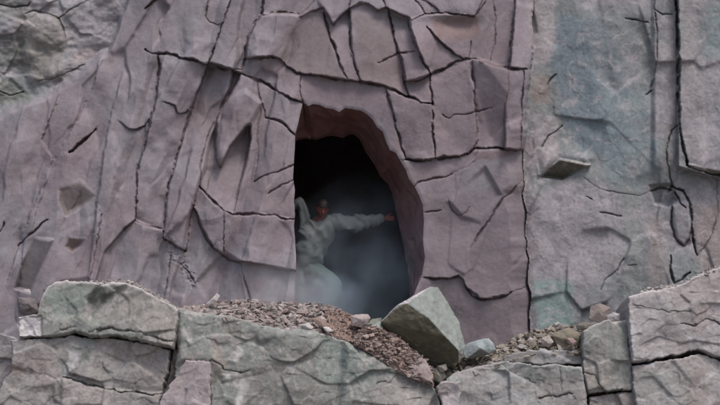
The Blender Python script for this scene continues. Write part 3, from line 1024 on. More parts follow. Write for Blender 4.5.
GRN = (.150, .185, .168)
OLV = (.175, .180, .155)
block('rock_block', [(19, 317), (24, 316), (38, 314), (40, 303), (43, 294), (49, 285), (56, 281.5), (66, 281), (76, 281), (90, 282), (104, 283.5), (112, 282), (124, 282), (133, 285), (142, 289), (152, 295), (164, 301), (178, 309)],
      [(178, 309), (177, 325), (172, 347)],
      [(19, 336), (40, 337), (60, 335), (75, 331), (90, 335), (110, 335), (125, 337), (145, 341), (172, 347)],
      [(19, 317), (19, 336)], -1.18, 'green grey slab with pale crumbly rim at the left end, lying on another block', base=(.180, .190, .165), seed=2,
      slope=(.0006, .0012), edge_lit=.9, vein_amt=.3,
      cracks=[([(90, 332), (110, 329), (130, 330), (150, 336), (172, 342)], .8, .06), ([(60, 330), (75, 327)], .5, .04)],
      fac=[([(100, 283), (128, 283), (108, 300), (90, 318), (88, 300)], -.05, .004, -.002, 3), ([(19, 316), (42, 316), (42, 336), (19, 336)], -.03, .0, .0, 1.5)],
      zones=[([(19, 316), (42, 316), (42, 336), (19, 336)], (.44, .40, .42), 1.5, 2, .9),
             ([(46, 290), (75, 283), (92, 290), (80, 315), (48, 322)], (.165, .215, .185), 4, 8, .7),
             ([(98, 284), (128, 284), (112, 300), (92, 318), (86, 305)], (.105, .118, .095), 2, 4, .75),
             ([(130, 290), (176, 312), (172, 342), (120, 330)], (.215, .195, .170), 5, 8, .75),
             ([(46, 318), (90, 322), (90, 334), (46, 335)], (.19, .205, .19), 4, 6, .6)])
block('rock_block', [(11, 340), (30, 339), (60, 338), (75, 335), (90, 338), (110, 338), (130, 341), (150, 344), (170, 350)],
      [(170, 350), (167, 372), (161, 392), (158, 425)], [(-14, 425), (60, 425), (120, 425), (158, 425)],
      [(11, 340), (12, 356), (11, 372), (3, 380), (-4, 398), (-14, 425)], -1.13, 'large grey brown block cracked across, under the green slab at lower left', base=(.205, .190, .180), seed=6, ground=True,
      cracks=[([(62, 377), (72, 379), (85, 384), (100, 388), (120, 391), (140, 393), (162, 394)], .9, .09)],
      fac=[([(62, 377), (100, 388), (160, 394), (158, 425), (60, 425)], .05, .0, .001, 2), ([(85, 352), (70, 375), (78, 382), (92, 362)], -.03, .003, .0, 3)],
      zones=[([(80, 340), (95, 338), (92, 360), (70, 376), (60, 372)], (.165, .195, .175), 3, 7, .6),
             ([(70, 352), (84, 358), (72, 376), (66, 372)], (.36, .34, .35), 2, 4, .7),
             ([(120, 345), (165, 352), (160, 390), (130, 385)], (.235, .200, .180), 6, 10, .7),
             ([(10, 362), (24, 366), (20, 376), (8, 374)], (.21, .15, .10), 2, 4, .6),
             ([(60, 380), (110, 392), (110, 425), (60, 425)], (.27, .225, .205), 4, 8, .5),
             ([(12, 341), (30, 342), (30, 352), (14, 352)], (.34, .32, .32), 2, 4, .6)])
block('rock_block', [(-70, 322), (-40, 326), (-18, 330), (2, 334), (12, 337), (20, 341)], [(20, 341), (22, 380), (24, 425)], [(-70, 425), (-20, 425), (24, 425)],  # added rock, fills a corner that came out too dark
      [(-70, 322), (-70, 370), (-70, 425)], -.78, 'plain mauve grey rock added to fill the dark lower left corner behind the cracked block', base=(.185, .170, .178), seed=11, ground=True, vein_amt=.2)
block('rock_block', [(173, 348), (178, 350), (182, 352)], [(182, 352), (184, 380), (186, 425)], [(160, 425), (172, 425), (186, 425)],
      [(173, 348), (170, 372), (164, 392), (160, 425)], -.92, 'dark narrow rock set back in the gap between two front blocks', base=(.13, .125, .125), seed=9, ground=True, dx=1.0, back=.5)
block('rock_block', [(178, 309), (190, 311), (200, 313), (215, 314), (230, 316), (246, 321), (262, 325), (276, 328), (290, 329), (306, 328), (320, 333), (334, 337), (345, 341), (358, 347), (375, 357), (388, 366), (400, 372), (415, 376), (430, 381)],
      [(430, 381), (436, 391), (440, 403), (444, 425)], [(176, 425), (240, 425), (320, 425), (380, 425), (444, 425)],
      [(178, 309), (176, 330), (177, 350), (175, 380), (176, 425)], -1.12, 'broad green grey block in the middle front below the rubble', base=(.150, .165, .148), seed=12, ground=True, slope=(0, .0010), round_px=7,
      cracks=[([(212, 360), (225, 370), (238, 372), (250, 371)], .5, .04), ([(210, 361), (209, 380), (211, 400), (213, 425)], .7, .06), ([(378, 384), (386, 383)], .8, .05)],
      fac=[([(178, 309), (240, 318), (232, 350), (222, 375), (212, 361), (178, 362)], .03, -.0016, .0, 4), ([(245, 322), (320, 333), (300, 425), (235, 425), (240, 370)], .02, .0014, .0, 6),
           ([(345, 342), (430, 381), (444, 425), (340, 425)], .0, -.0016, -.0006, 5)],
      zones=[([(180, 313), (208, 314), (210, 356), (182, 358)], (.145, .180, .160), 3, 6, .7),
             ([(208, 330), (220, 332), (230, 370), (220, 380), (212, 355)], (.25, .185, .155), 3, 6, .55),
             ([(216, 315), (240, 318), (240, 345), (222, 345)], (.215, .195, .155), 4, 7, .55),
             ([(240, 326), (262, 325), (280, 327), (262, 345), (246, 342)], (.225, .235, .215), 3, 6, .65),
             ([(237, 345), (244, 350), (238, 366), (231, 362)], (.40, .38, .37), 2, 3, .85),
             ([(224, 374), (238, 371), (236, 380), (222, 388)], (.40, .38, .37), 2, 3, .85),
             ([(244, 374), (250, 372), (246, 395), (238, 410), (234, 402)], (.36, .34, .33), 2, 3, .75),
             ([(255, 345), (310, 335), (330, 400), (290, 425), (240, 425)], (.150, .140, .120), 8, 12, .5),
             ([(316, 334), (350, 346), (385, 372), (375, 385), (320, 380)], (.155, .200, .180), 5, 9, .7),
             ([(375, 375), (430, 385), (440, 425), (360, 425)], (.235, .205, .185), 6, 12, .7)])
block('rock_plate', [(186, 360), (192, 360.5), (200, 361), (211, 362)], [(211, 362), (210, 380), (210, 400), (212, 425)], [(152, 425), (180, 425), (212, 425)],
      [(186, 360), (180, 370), (171, 384), (163, 396), (152, 425)], -1.22, 'pinkish pale rock plate leaning against the middle block', base=(.30, .255, .265), seed=15, ground=True, round_px=4, vein_amt=.3, rough=.6, back=1.0, dx=.9)
block('rock_lump', [(360, 330), (366, 327), (374, 326), (382, 330), (392, 333), (400, 338), (408, 345), (418, 353), (426, 360), (430, 369)], [(430, 369), (432, 376), (433, 384)],
      [(352, 342), (372, 353), (388, 363), (402, 374), (420, 378), (433, 384)], [(360, 330), (356, 336), (352, 342)], -1.05, 'brown pink crumbly lump of rubble between the middle block and the tilted boulder',
      base=(.235, .165, .145), seed=4, rough=1.2, round_px=5, slope=(0, .004), jit=2.0, vein_amt=.25,
      zones=[([(366, 326), (382, 330), (395, 340), (375, 345)], (.20, .15, .13), 3, 6, .7), ([(395, 345), (425, 362), (430, 378), (405, 370)], (.25, .19, .17), 3, 6, .7)])
# right of the boulder
block('pale_rock', [(436, 387), (441, 382), (448, 380), (455, 382), (460, 381)], [(460, 381), (461, 392), (459, 405), (462, 425)], [(442, 425), (452, 425), (462, 425)],
      [(436, 387), (439, 396), (442, 405), (442, 425)], -1.16, 'small whitish rock wedged at the bottom below the tilted boulder', base=(.36, .325, .34), seed=7, ground=True, round_px=6, vein_amt=.2)
block('rock_block', [(438, 380), (450, 374), (464, 370), (480, 366), (497, 361), (512, 358), (528, 359), (541, 362)], [(541, 362), (562, 364), (583, 366)],
      [(438, 425), (490, 425), (540, 425), (588, 425)], [(438, 380), (440, 395), (438, 425)], -1.0, 'x', base=(.2, .2, .2), seed=1) if False else None
block('rock_block', [(446, 379), (455, 372), (466, 369), (480, 366), (497, 362), (512, 361), (528, 364), (541, 366), (556, 364), (570, 366), (582, 367)], [(582, 367), (584, 380), (587, 396), (590, 425)],
      [(446, 425), (500, 425), (550, 425), (590, 425)], [(446, 379), (447, 392), (446, 425)], -1.06, 'pale green veined block at the bottom right of the tilted boulder', base=(.225, .240, .230), seed=10, ground=True, round_px=5, vein_amt=1.0,
      cracks=[([(540, 399), (552, 397), (562, 396), (573, 394)], 1.2, .09), ([(561, 366), (560, 380), (562, 392)], .4, .03), ([(497, 362), (520, 376), (535, 384)], .3, .02)],
      zones=[([(470, 368), (520, 364), (530, 390), (500, 425), (460, 425)], (.235, .225, .235), 6, 12, .5)])
block('rock_slab', [(505, 356), (520, 352), (534, 350), (545, 349.5), (560, 350), (570, 351), (581, 351)], [(581, 351), (582, 358), (582, 365)], [(503, 361), (528, 363), (541, 365), (556, 363), (582, 365)],
      [(505, 356), (504, 358), (503, 361)], -1.0, 'thin pale slab lying on the veined block under the ochre rubble', base=(.255, .25, .25), seed=13, round_px=3)
block('rock_block', [(583, 331), (590, 327), (597, 323), (606, 320.5), (616, 321), (629, 320)], [(629, 320), (629, 345), (632, 370), (634, 389)], [(588, 394), (605, 391), (620, 390), (634, 389)],
      [(583, 331), (582, 350), (584, 372), (588, 394)], -1.12, 'dark green grey upright block left of the big pale corner block', base=(.165, .178, .160), seed=5, vein_amt=.5, edge_lit=.6,
      zones=[([(583, 332), (600, 325), (600, 360), (586, 365)], (.185, .205, .185), 3, 7, .6), ([(588, 366), (600, 368), (606, 392), (590, 392)], (.20, .185, .155), 3, 6, .6)],
      cracks=[([(585, 372), (596, 376), (601, 386), (606, 391)], .5, .04)])
block('rock_block', [(589, 397), (605, 394), (620, 392), (635, 392)], [(635, 392), (636, 405), (638, 425)], [(592, 425), (610, 425), (638, 425)], [(589, 397), (590, 410), (592, 425)], -1.06,
      'low grey brown block under the dark green upright block', base=(.19, .18, .165), seed=14, ground=True)
block('rock_block', [(628, 297), (636, 295), (648, 291), (658, 290), (666, 287), (674, 287), (684, 283), (694, 277), (706, 272), (720, 268), (740, 262), (790, 255)],
      [(790, 255), (795, 300), (797, 356)], [(632, 362), (645, 361), (660, 358), (680, 355), (697, 350), (708, 353), (720, 358), (745, 362), (797, 358)],
      [(628, 297), (629, 320), (631, 342), (632, 362)], -1.22, 'big pale pinkish grey block at the right edge, upper of two', base=(.315, .290, .292), seed=3, edge_lit=.9, round_px=6, rough=.8, vein_amt=.3,
      cracks=[([(680, 325), (695, 325), (708, 320), (715, 322), (722, 327), (760, 335)], .7, .05), ([(632, 305), (660, 310), (690, 312)], .3, .02)],
      zones=[([(630, 320), (636, 330), (640, 350), (655, 360), (632, 362)], (.42, .40, .41), 2, 4, .7), ([(686, 333), (694, 333), (694, 340), (688, 339)], (.42, .40, .41), 1.5, 3, .8),
             ([(640, 300), (690, 295), (700, 320), (650, 330)], (.25, .225, .225), 6, 12, .6), ([(706, 300), (740, 290), (740, 350), (710, 345)], (.30, .265, .275), 5, 9, .5)])
block('rock_block', [(632, 366), (645, 364), (660, 361), (680, 358), (697, 354), (708, 356), (720, 361), (745, 365), (797, 362)], [(797, 362), (797, 390), (797, 425)],
      [(638, 425), (690, 425), (740, 425), (797, 425)], [(632, 366), (633, 385), (636, 400), (638, 425)], -1.18, 'big cracked grey block with rusty streaks at the bottom right corner', base=(.275, .262, .256), seed=8, ground=True,
      rough=.8, round_px=4, vein_amt=.4,
      zones=[([(684, 380), (700, 365), (708, 390), (700, 425), (680, 425)], (.26, .205, .185), 4, 8, .7), ([(640, 370), (690, 366), (690, 390), (640, 395)], (.225, .235, .215), 5, 9, .6),
             ([(706, 365), (722, 362), (722, 390), (706, 385)], (.33, .30, .30), 4, 7, .6), ([(641, 361), (657, 361), (654, 367), (646, 366)], (.44, .41, .43), 1.5, 2, .8)])


# ================================================================== STONES
def hull_rock(name, pts, mat, tint, label=None, cat='stone', sub=3, amp=.012, parent=None, seed=0, face_tints=(), sharp=True):
    """angular boulder: convex hull of 3-D points, cut up and roughened; face_tints: (direction, min dot, colour)"""
    bm = bmesh.new()
    vs_ = [bm.verts.new(p) for p in pts]
    r = bmesh.ops.convex_hull(bm, input=vs_)
    bmesh.ops.delete(bm, geom=[v for v in bm.verts if not v.link_faces], context='VERTS')
    bmesh.ops.dissolve_limit(bm, angle_limit=R(4), verts=bm.verts[:], edges=bm.edges[:])
    if sub:
        bmesh.ops.bevel(bm, geom=bm.edges[:], offset=amp * .45, segments=1, affect='EDGES', clamp_overlap=True)
        bmesh.ops.triangulate(bm, faces=bm.faces[:])
        size = max((Vector(p) - Vector(pts[0])).length for p in pts)
        target = size / (4 * 2 ** sub)
        for _ in range(sub + 2):
            es = [e for e in bm.edges if e.calc_length() > target * 1.6]
            if not es or len(bm.faces) > 30000:
                break
            bmesh.ops.subdivide_edges(bm, edges=es, cuts=1)
            bmesh.ops.triangulate(bm, faces=[f for f in bm.faces if len(f.verts) > 3])
    bm.normal_update()
    co = np.array([v.co[:] for v in bm.verts])
    nr = np.array([v.normal[:] for v in bm.verts])
    if sub:
        x, y, z = co.T
        h = fbm(x * 7 + z * 3, y * 7 - z * 4, seed, 4, .6) * .9 + facets(x * 8 + z * 2, z * 8 - y * 3, seed + 2) * .5 + fbm(x * 30 + y * 9, z * 30, seed + 3, 3) * .35
        co2 = co + nr * (h * amp)[:, None]
        for v, c in zip(bm.verts, co2):
            v.co = c
    me = bpy.data.meshes.new(name)
    bm.to_mesh(me)
    bm.free()
    n = len(me.vertices)
    T_ = np.ones((n, 3)) * np.array(tint)
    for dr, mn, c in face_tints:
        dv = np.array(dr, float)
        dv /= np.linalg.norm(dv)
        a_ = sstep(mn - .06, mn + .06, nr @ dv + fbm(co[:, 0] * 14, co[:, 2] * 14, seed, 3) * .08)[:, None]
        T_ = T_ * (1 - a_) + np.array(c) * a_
    T_ *= 1 + .35 * fbm(co[:, 0] * 12 + co[:, 1] * 5, co[:, 2] * 12, seed + 1, 5, .65)[:, None]
    ca = me.color_attributes.new('tint', 'FLOAT_COLOR', 'POINT')
    t4 = np.ones((n, 4), np.float32)
    t4[:, :3] = np.clip(T_, .01, .9)
    ca.data.foreach_set('color', t4.ravel())
    me.materials.append(mat)
    me.polygons.foreach_set('use_smooth', np.full(len(me.polygons), bool(sub)))
    if parent:
        me.transform(Matrix.Translation(-parent.location))
    o = bpy.data.objects.new(name, me)
    COL.objects.link(o)
    if parent:
        o.parent = parent
    if label:
        setp(o, label, cat)
    return o


# the tilted boulder: dark broken underside towards the viewer, pale weathered top
B = [at(381, 322, -1.0), at(383, 331, -.90), at(391, 311, -1.02), at(398, 305, -1.04), at(407, 303, -1.10), at(429, 318, -1.20), at(446, 337, -1.20), at(459, 351, -1.14),
     at(459, 362, -1.02), at(441, 370, -.86), at(431, 368, -.84), at(412, 353, -.82), at(393, 339, -.84),
     at(420, 295, -1.0), at(430, 286, -.88), at(438, 287, -.84), at(447, 301, -.84), at(459, 322, -.88), at(465, 345, -.92), at(463, 354, -.98),
     at(400, 318, -.55), at(430, 340, -.45), at(452, 350, -.5), at(425, 300, -.5)]
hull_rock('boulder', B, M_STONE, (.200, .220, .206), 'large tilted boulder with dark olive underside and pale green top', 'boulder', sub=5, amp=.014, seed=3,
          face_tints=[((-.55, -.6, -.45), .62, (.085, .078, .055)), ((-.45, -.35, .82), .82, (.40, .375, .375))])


def stone_px(name, outline, Y, thick, tint, label, seed=0, cat='stone', sub=3, amp=.008, ft=()):
    cu = np.mean([p[0] for p in outline])
    cv = np.mean([p[1] for p in outline])
    rs = np.random.default_rng(seed)
    pts = []
    for (a_, b_) in outline:
        pts.append(at(a_, b_, Y + rs.uniform(-.02, .02)))
        pts.append(at(cu + (a_ - cu) * .8, cv + (b_ - cv) * .8, Y + thick * rs.uniform(.7, 1)))
    pts.append(at(cu + rs.uniform(-2, 2), cv - 1, Y - thick * .35))
    pts.append(at(cu + rs.uniform(-3, 3), cv + 2, Y - thick * .3))
    return hull_rock(name, pts, M_STONE, tint, label, cat, sub, amp, None, seed, ft)


stone_px('stone', [(463, 347), (468, 343), (478, 340), (489, 338), (493, 343), (496, 350), (490, 354), (478, 358), (466, 359), (463, 354)], -.95, .22, (.235, .265, .27),
         'blue grey flat stone just right of the tilted boulder', 1, amp=.01, ft=[((0, -.3, -1), .6, (.10, .10, .09))])
stone_px('stone', [(351, 316), (356, 314), (368, 314), (371, 318), (367, 324), (360, 328), (352, 325)], -.9, .12, (.31, .255, .25), 'pinkish white stone on the brown dirt below the opening', 2)
stone_px('stone', [(364, 325), (372, 319), (381, 318), (383, 324), (377, 331), (368, 332)], -.88, .14, (.16, .17, .14), 'dark green stone beside the left tip of the tilted boulder', 3)
stone_px('stone', [(372, 324), (380, 320), (383, 326), (382, 336), (376, 336), (371, 331)], -.97, .12, (.24, .27, .25), 'grey green stone touching the left tip of the tilted boulder', 4)
stone_px('stone', [(206, 304), (213, 297), (217, 293), (220, 296), (216, 301), (209, 306)], -.72, .08, (.42, .39, .38), 'small pale pointed stone standing up at the left end of the rubble', 5)
stone_px('stone', [(301, 325), (308, 323), (314, 327), (312, 330), (304, 329)], -1.06, .08, (.40, .37, .35), 'small flat cream stone on the edge of the middle block', 6)
stone_px('stone', [(323, 327), (329, 327), (333, 331), (329, 332), (324, 330)], -1.08, .07, (.46, .43, .42), 'tiny white stone at the lower edge of the rubble below the opening', 7)
stone_px('stone', [(311, 318), (320, 317), (330, 325), (327, 329), (318, 326)], -1.02, .08, (.235, .17, .15), 'brown oblong stone just above the tiny white stone', 8)
stone_px('stone', [(432, 372), (436, 367), (444, 370), (446, 377), (440, 383), (433, 380)], -1.0, .12, (.17, .16, .13), 'olive stone jammed under the lower end of the tilted boulder', 9)
stone_px('stone', [(437, 366), (446, 364), (447, 370), (440, 373)], -1.04, .1, (.21, .195, .165), 'small buff stone above the olive stone under the boulder', 10)
stone_px('stone', [(552, 336), (558, 330), (570, 328), (580, 334), (580, 346), (570, 350), (558, 349)], -.9, .2, (.185, .162, .125), 'ochre brown rock near the right end of the right hand rubble', 11, amp=.016)
stone_px('stone', [(566, 338), (572, 337), (577, 342), (573, 346), (567, 343)], -1.06, .07, (.33, .24, .22), 'small pink stone on the ochre brown rock', 12)
stone_px('stone', [(541, 338), (549, 335), (554, 342), (549, 348), (541, 346)], -.97, .1, (.30, .26, .235), 'pale angular stone left of the ochre brown rock', 13)
stone_px('stone', [(575, 325), (583, 322), (591, 323), (592, 329), (585, 331), (577, 330)], -.9, .1, (.16, .145, .125), 'dark stone on top of the right hand rubble beside the upright block', 14)
stone_px('stone', [(606, 316), (613, 312), (620, 314), (620, 322), (609, 323)], -1.0, .1, (.34, .32, .32), 'pale stone standing on the dark green upright block', 15)
stone_px('stone', [(590, 306), (600, 303), (610, 308), (611, 318), (600, 323), (589, 320)], -.75, .16, (.225, .19, .175), 'pinkish brown rounded stone behind the dark green upright block', 16)
stone_px('stone', [(22, 289), (30, 289), (38, 292), (36, 297), (26, 297), (21, 294)], -.35, .2, (.30, .27, .27), 'pale stone in the lower left beside the green slab', 17)
stone_px('stone', [(18, 297), (28, 297), (37, 299), (39, 312), (30, 316), (20, 312)], -.42, .25, (.15, .13, .13), 'dark weathered stone under the pale one left of the green slab', 18, amp=.018)


# ------------------------------------------------------------------ rubble banks with chips
TPL = []
for i in range(14):
    rs = np.random.default_rng(100 + i)
    bm = bmesh.new()
    p = rs.normal(size=(9 + i % 6, 3))
    p /= np.linalg.norm(p, axis=1)[:, None]
    p *= rs.uniform(.7, 1.1, (len(p), 1)) * np.array((1, rs.uniform(.65, .95), rs.uniform(.5, .85)))
    for c in p:
        bm.verts.new(c)
    bmesh.ops.convex_hull(bm, input=bm.verts[:])
    bmesh.ops.delete(bm, geom=[v for v in bm.verts if not v.link_faces], context='VERTS')
    bmesh.ops.triangulate(bm, faces=bm.faces[:])
    bm.verts.index_update()
    TPL.append((np.array([v.co[:] for v in bm.verts]), np.array([[v.index for v in f.verts] for f in bm.faces])))
    bm.free()


def rand_rot(rs):
    q_ = rs.normal(size=4)
    q_ /= np.linalg.norm(q_)
    a_, b_, c_, d_ = q_
    return np.array([[1 - 2 * (c_ * c_ + d_ * d_), 2 * (b_ * c_ - a_ * d_), 2 * (b_ * d_ + a_ * c_)],
                     [2 * (b_ * c_ + a_ * d_), 1 - 2 * (b_ * b_ + d_ * d_), 2 * (c_ * d_ - a_ * b_)],
                     [2 * (b_ * d_ - a_ * c_), 2 * (c_ * d_ + a_ * b_), 1 - 2 * (b_ * b_ + c_ * c_)]])


def rubble(top, bot, Yt, Yb, n, cols, label, seed, smin=1.0, smax=4.5, base=(.2, .16, .14)):
    rs = np.random.default_rng(seed)
    vs_, fs_, ts_ = [], [], []
    cnt_ = 0
    m = 200
    t_ = resample(top, m)
    b_ = resample(bot, m)
    # bank surface
    rows = 24
    for r_ in range(rows):
        f_ = r_ / (rows - 1)
        uv = t_ * (1 - f_) + b_ * f_
        dd = fbm(uv[:, 0] / 6, uv[:, 1] / 4, seed, 4) * .05
        pp = at_np(uv[:, 0], uv[:, 1] + 1.5 + fbm(uv[:, 0] / 7, uv[:, 1] / 5, seed + 2, 3) * 1.2 * (1 - f_), Yt * (1 - f_) + Yb * f_ - dd)
        vs_.append(pp)
        ts_.append(np.ones((m, 3)) * np.array(base) * (1 + .4 * fbm(uv[:, 0] / 8, uv[:, 1] / 6, seed + 1, 4))[:, None])
    # let the bank fall away behind its crest
    pp = vs_[0].copy()
    pp[:, 1] += .35
    pp[:, 2] -= .3
    vs_.insert(0, pp)
    ts_.insert(0, ts_[0])
    vi = np.arange((rows + 1) * m).reshape(rows + 1, m)
    q_ = np.stack([vi[:-1, :-1], vi[1:, :-1], vi[1:, 1:], vi[:-1, 1:]], -1).reshape(-1, 4)
    tri = np.concatenate([q_[:, [0, 1, 2]], q_[:, [0, 2, 3]]])
    fs_.append(tri)
    cnt_ = (rows + 1) * m
    for i in range(n):
        s_ = rs.random()
        f_ = rs.random() ** 1.1
        k_ = int(s_ * (m - 1))
        uv = t_[k_] * (1 - f_) + b_[k_] * f_
        sz = smin + (smax - smin) * rs.random() ** 4.2
        if rs.random() < .02:
            sz = smax * rs.uniform(.8, 1.35)
        c_ = at_np(uv[0], uv[1], Yt * (1 - f_) + Yb * f_ - .015)
        v_, f2 = TPL[rs.integers(len(TPL))]
        vv_ = (v_ @ rand_rot(rs).T) * (sz / 78.0) * np.array((1.15, 1, .8)) + c_
        vs_.append(vv_)
        fs_.append(f2 + cnt_)
        cnt_ += len(v_)
        cc = (np.array(cols[rs.integers(len(cols))]) * .7 + np.array(base) * .3) * rs.uniform(.75, 1.2)
        ts_.append(np.tile(cc, (len(v_), 1)))
    o = mesh_obj('rubble', np.concatenate(vs_), np.concatenate(fs_), M_STONE, np.concatenate(ts_), None, smooth=False)
    setp(o, label, 'rubble', None, 'stuff')
    return o


PK, BR, PA, OC = (.29, .245, .235), (.215, .172, .158), (.34, .32, .31), (.195, .170, .140)
rubble([(176, 309), (190, 308), (205, 305), (220, 303), (235, 301), (255, 300), (275, 302), (295, 303), (315, 305), (335, 307)],
       [(178, 314), (192, 316), (205, 318), (222, 319), (238, 323), (255, 328), (272, 333), (290, 334), (312, 334), (338, 343)],
       -.45, -1.04, 2400, [PK, PK, PA, BR, (.24, .20, .19), (.20, .20, .18)], 'band of pinkish grey broken stone chips heaped below the left side of the opening', 3, .8, 6.0, base=(.23, .185, .17))
rubble([(325, 307), (338, 308), (350, 312), (362, 318), (374, 325), (385, 331)], [(325, 334), (340, 339), (352, 344), (366, 349), (378, 352), (392, 356)],
       -.6, -1.03, 600, [BR, PK, (.21, .155, .135), (.23, .165, .14)], 'slope of reddish brown dirt and chips between the rubble heap and the tilted boulder', 4, .7, 3.0, base=(.225, .160, .135))
rubble([(448, 362), (460, 357), (475, 354), (492, 350), (505, 344), (518, 336), (530, 331), (545, 327), (560, 324), (575, 324), (588, 323)],
       [(448, 381), (460, 376), (475, 373), (490, 369), (505, 363), (520, 358), (535, 356), (550, 354), (565, 354), (575, 354), (583, 354)],
       -.55, -1.0, 900, [OC, PA, (.24, .215, .19), (.16, .14, .11), (.28, .24, .22)], 'ochre and grey rubble on the ledge right of the tilted boulder', 5, 1.0, 6.0, base=(.17, .145, .11))
rubble([(360, 329), (368, 326), (378, 327), (390, 332), (400, 337), (410, 346), (420, 354), (428, 362), (432, 371)],
       [(354, 343), (368, 351), (380, 359), (392, 367), (402, 373), (410, 376), (418, 379), (426, 382), (434, 385)], -1.02, -1.13, 800,
       [BR, PK, (.235, .175, .155), (.19, .145, .13)], 'brown chunky debris spilling between the middle block and the tilted boulder', 8, .6, 4.2, base=(.22, .162, .142))



rubble([(90, 281), (104, 281), (116, 279), (128, 280), (140, 284), (152, 291), (166, 299), (176, 306)], [(90, 284), (104, 285), (116, 284), (128, 284), (140, 289), (152, 296), (166, 304), (176, 311)],
       -1.05, -1.14, 260, [PA, PA, (.36, .33, .32), PK], 'pale crumbs along the upper rim of the green slab at lower left', 9, .7, 2.4, base=(.3, .28, .26))
rubble([(640, 290), (660, 286), (680, 282), (700, 272), (722, 264), (750, 256)], [(640, 295), (660, 290), (680, 286), (700, 277), (722, 269), (750, 262)],
       -1.1, -1.19, 220, [PA, (.38, .35, .35), PK], 'pale crumbs along the upper rim of the big block at the right edge', 10, .8, 3.0, base=(.3, .28, .27))

# ================================================================== THE PERSON
def skinned(chains, sub=2):
    """chains: dict name -> (pos, radius[,radius2]); edges list; returns numpy verts, faces of the grown surface"""
    nodes, edges, rootn = chains
    me = bpy.data.meshes.new('tmp')
    names = list(nodes)
    idx = {n: i for i, n in enumerate(names)}
    me.from_pydata([nodes[n][0] for n in names], [(idx[a], idx[b]) for a, b in edges], [])
    o = bpy.data.objects.new('tmp', me)
    COL.objects.link(o)
    sk = o.modifiers.new('s', 'SKIN')
    sk.use_smooth_shade = True
    for n in names:
        v = me.skin_vertices[0].data[idx[n]]
        r_ = nodes[n][1]
        v.radius = r_ if isinstance(r_, tuple) else (r_, r_)
        v.use_root = (n == rootn)
    sb = o.modifiers.new('u', 'SUBSURF')
    sb.levels = sub
    sb.render_levels = sub
    dg = bpy.context.evaluated_depsgraph_get()
    ev = o.evaluated_get(dg)
    m2 = bpy.data.meshes.new_from_object(ev)
    bpy.data.objects.remove(o, do_unlink=True)
    return m2


def simple_mat(name, col, rough=.85, noise=.15, scale=30, bump=.2):
    m = rock_mat(name, attr=False, col=col, var=noise, bump=bump, scale=scale / 30, rough=rough)
    return m


M_SKIN = simple_mat('skin', (.15, .045, .038), .6, .08)
M_SHIRT = simple_mat('pale_green_cotton', (.165, .185, .182), .9, .12)
M_TROUSER = simple_mat('grey_green_trouser_cloth', (.075, .105, .108), .9, .12)
M_HAIR = simple_mat('dark_hair', (.016, .010, .010), .6, .3)
M_EYE = simple_mat('eye', (.05, .035, .03), .3, .02)
M_BOOT = simple_mat('boot_leather', (.05, .04, .035), .6, .2)

person = empty('person', at(311, 328, .75))
setp(person, 'person in pale green clothes stooping in the dark opening with one arm stretched out', 'person')
V3 = {k: at(*p) for k, p in dict(
    pelvis=(306, 267, .82), waist=(309, 255, .77), chest=(315, 238, .70), neckb=(319.5, 224, .64), neck=(321.5, 217.5, .58), head=(322.5, 210, .50),
    shR=(332, 222, .68), elR=(358, 223.5, .56), wrR=(384, 218.5, .60),
    shL=(306, 225, .70), elL=(300, 200, .60), wrL=(285, 216, .72),
    hipR=(313, 272, .74), knR=(331, 286, .26), anR=(326, 322, .40), toR=(330, 326, .25),
    hipL=(304, 270, .80), knL=(303, 297, .62), anL=(300, 320, .95), toL=(300, 326, .78)).items()}


def hand_nodes(nodes, edges, wrist, dirv, up, side, tag, s=1.0):
    """palm and five fingers from the wrist; dirv along the hand, up = back of hand, side = towards the thumb"""
    d, n, t = dirv.normalized(), up.normalized(), side.normalized()
    nodes['palm' + tag] = (wrist + d * .045 * s, (.036 * s, .018 * s))
    nodes['knuck' + tag] = (wrist + d * .085 * s, (.040 * s, .015 * s))
    edges += [('wr' + tag, 'palm' + tag), ('palm' + tag, 'knuck' + tag)]


body_n = {
    'pelvis': (V3['pelvis'], .105), 'waist': (V3['waist'], .095), 'chest': (V3['chest'], .125), 'neckb': (V3['neckb'], .075),
    'neck': (V3['neck'], .052), 'jaw': (V3['head'] + Vector((0, .02, -.03)), (.055, .055)),
    'shR': (V3['shR'], .062), 'elR': (V3['elR'], .040), 'wrR': (V3['wrR'], .027),
    'shL': (V3['shL'], .062), 'elL': (V3['elL'], .042), 'wrL': (V3['wrL'], .027),
    'hipR': (V3['hipR'], .092), 'knR': (V3['knR'], .060), 'anR': (V3['anR'], .038), 'toR': (V3['toR'], .035),
    'hipL': (V3['hipL'], .092), 'knL': (V3['knL'], .060), 'anL': (V3['anL'], .038), 'toL': (V3['toL'], .035)}
body_e = [('pelvis', 'waist'), ('waist', 'chest'), ('chest', 'neckb'), ('neckb', 'neck'), ('neck', 'jaw'),
          ('neckb', 'shR'), ('shR', 'elR'), ('elR', 'wrR'), ('neckb', 'shL'), ('shL', 'elL'), ('elL', 'wrL'),
          ('pelvis', 'hipR'), ('hipR', 'knR'), ('knR', 'anR'), ('anR', 'toR'), ('pelvis', 'hipL'), ('hipL', 'knL'), ('knL', 'anL'), ('anL', 'toL')]


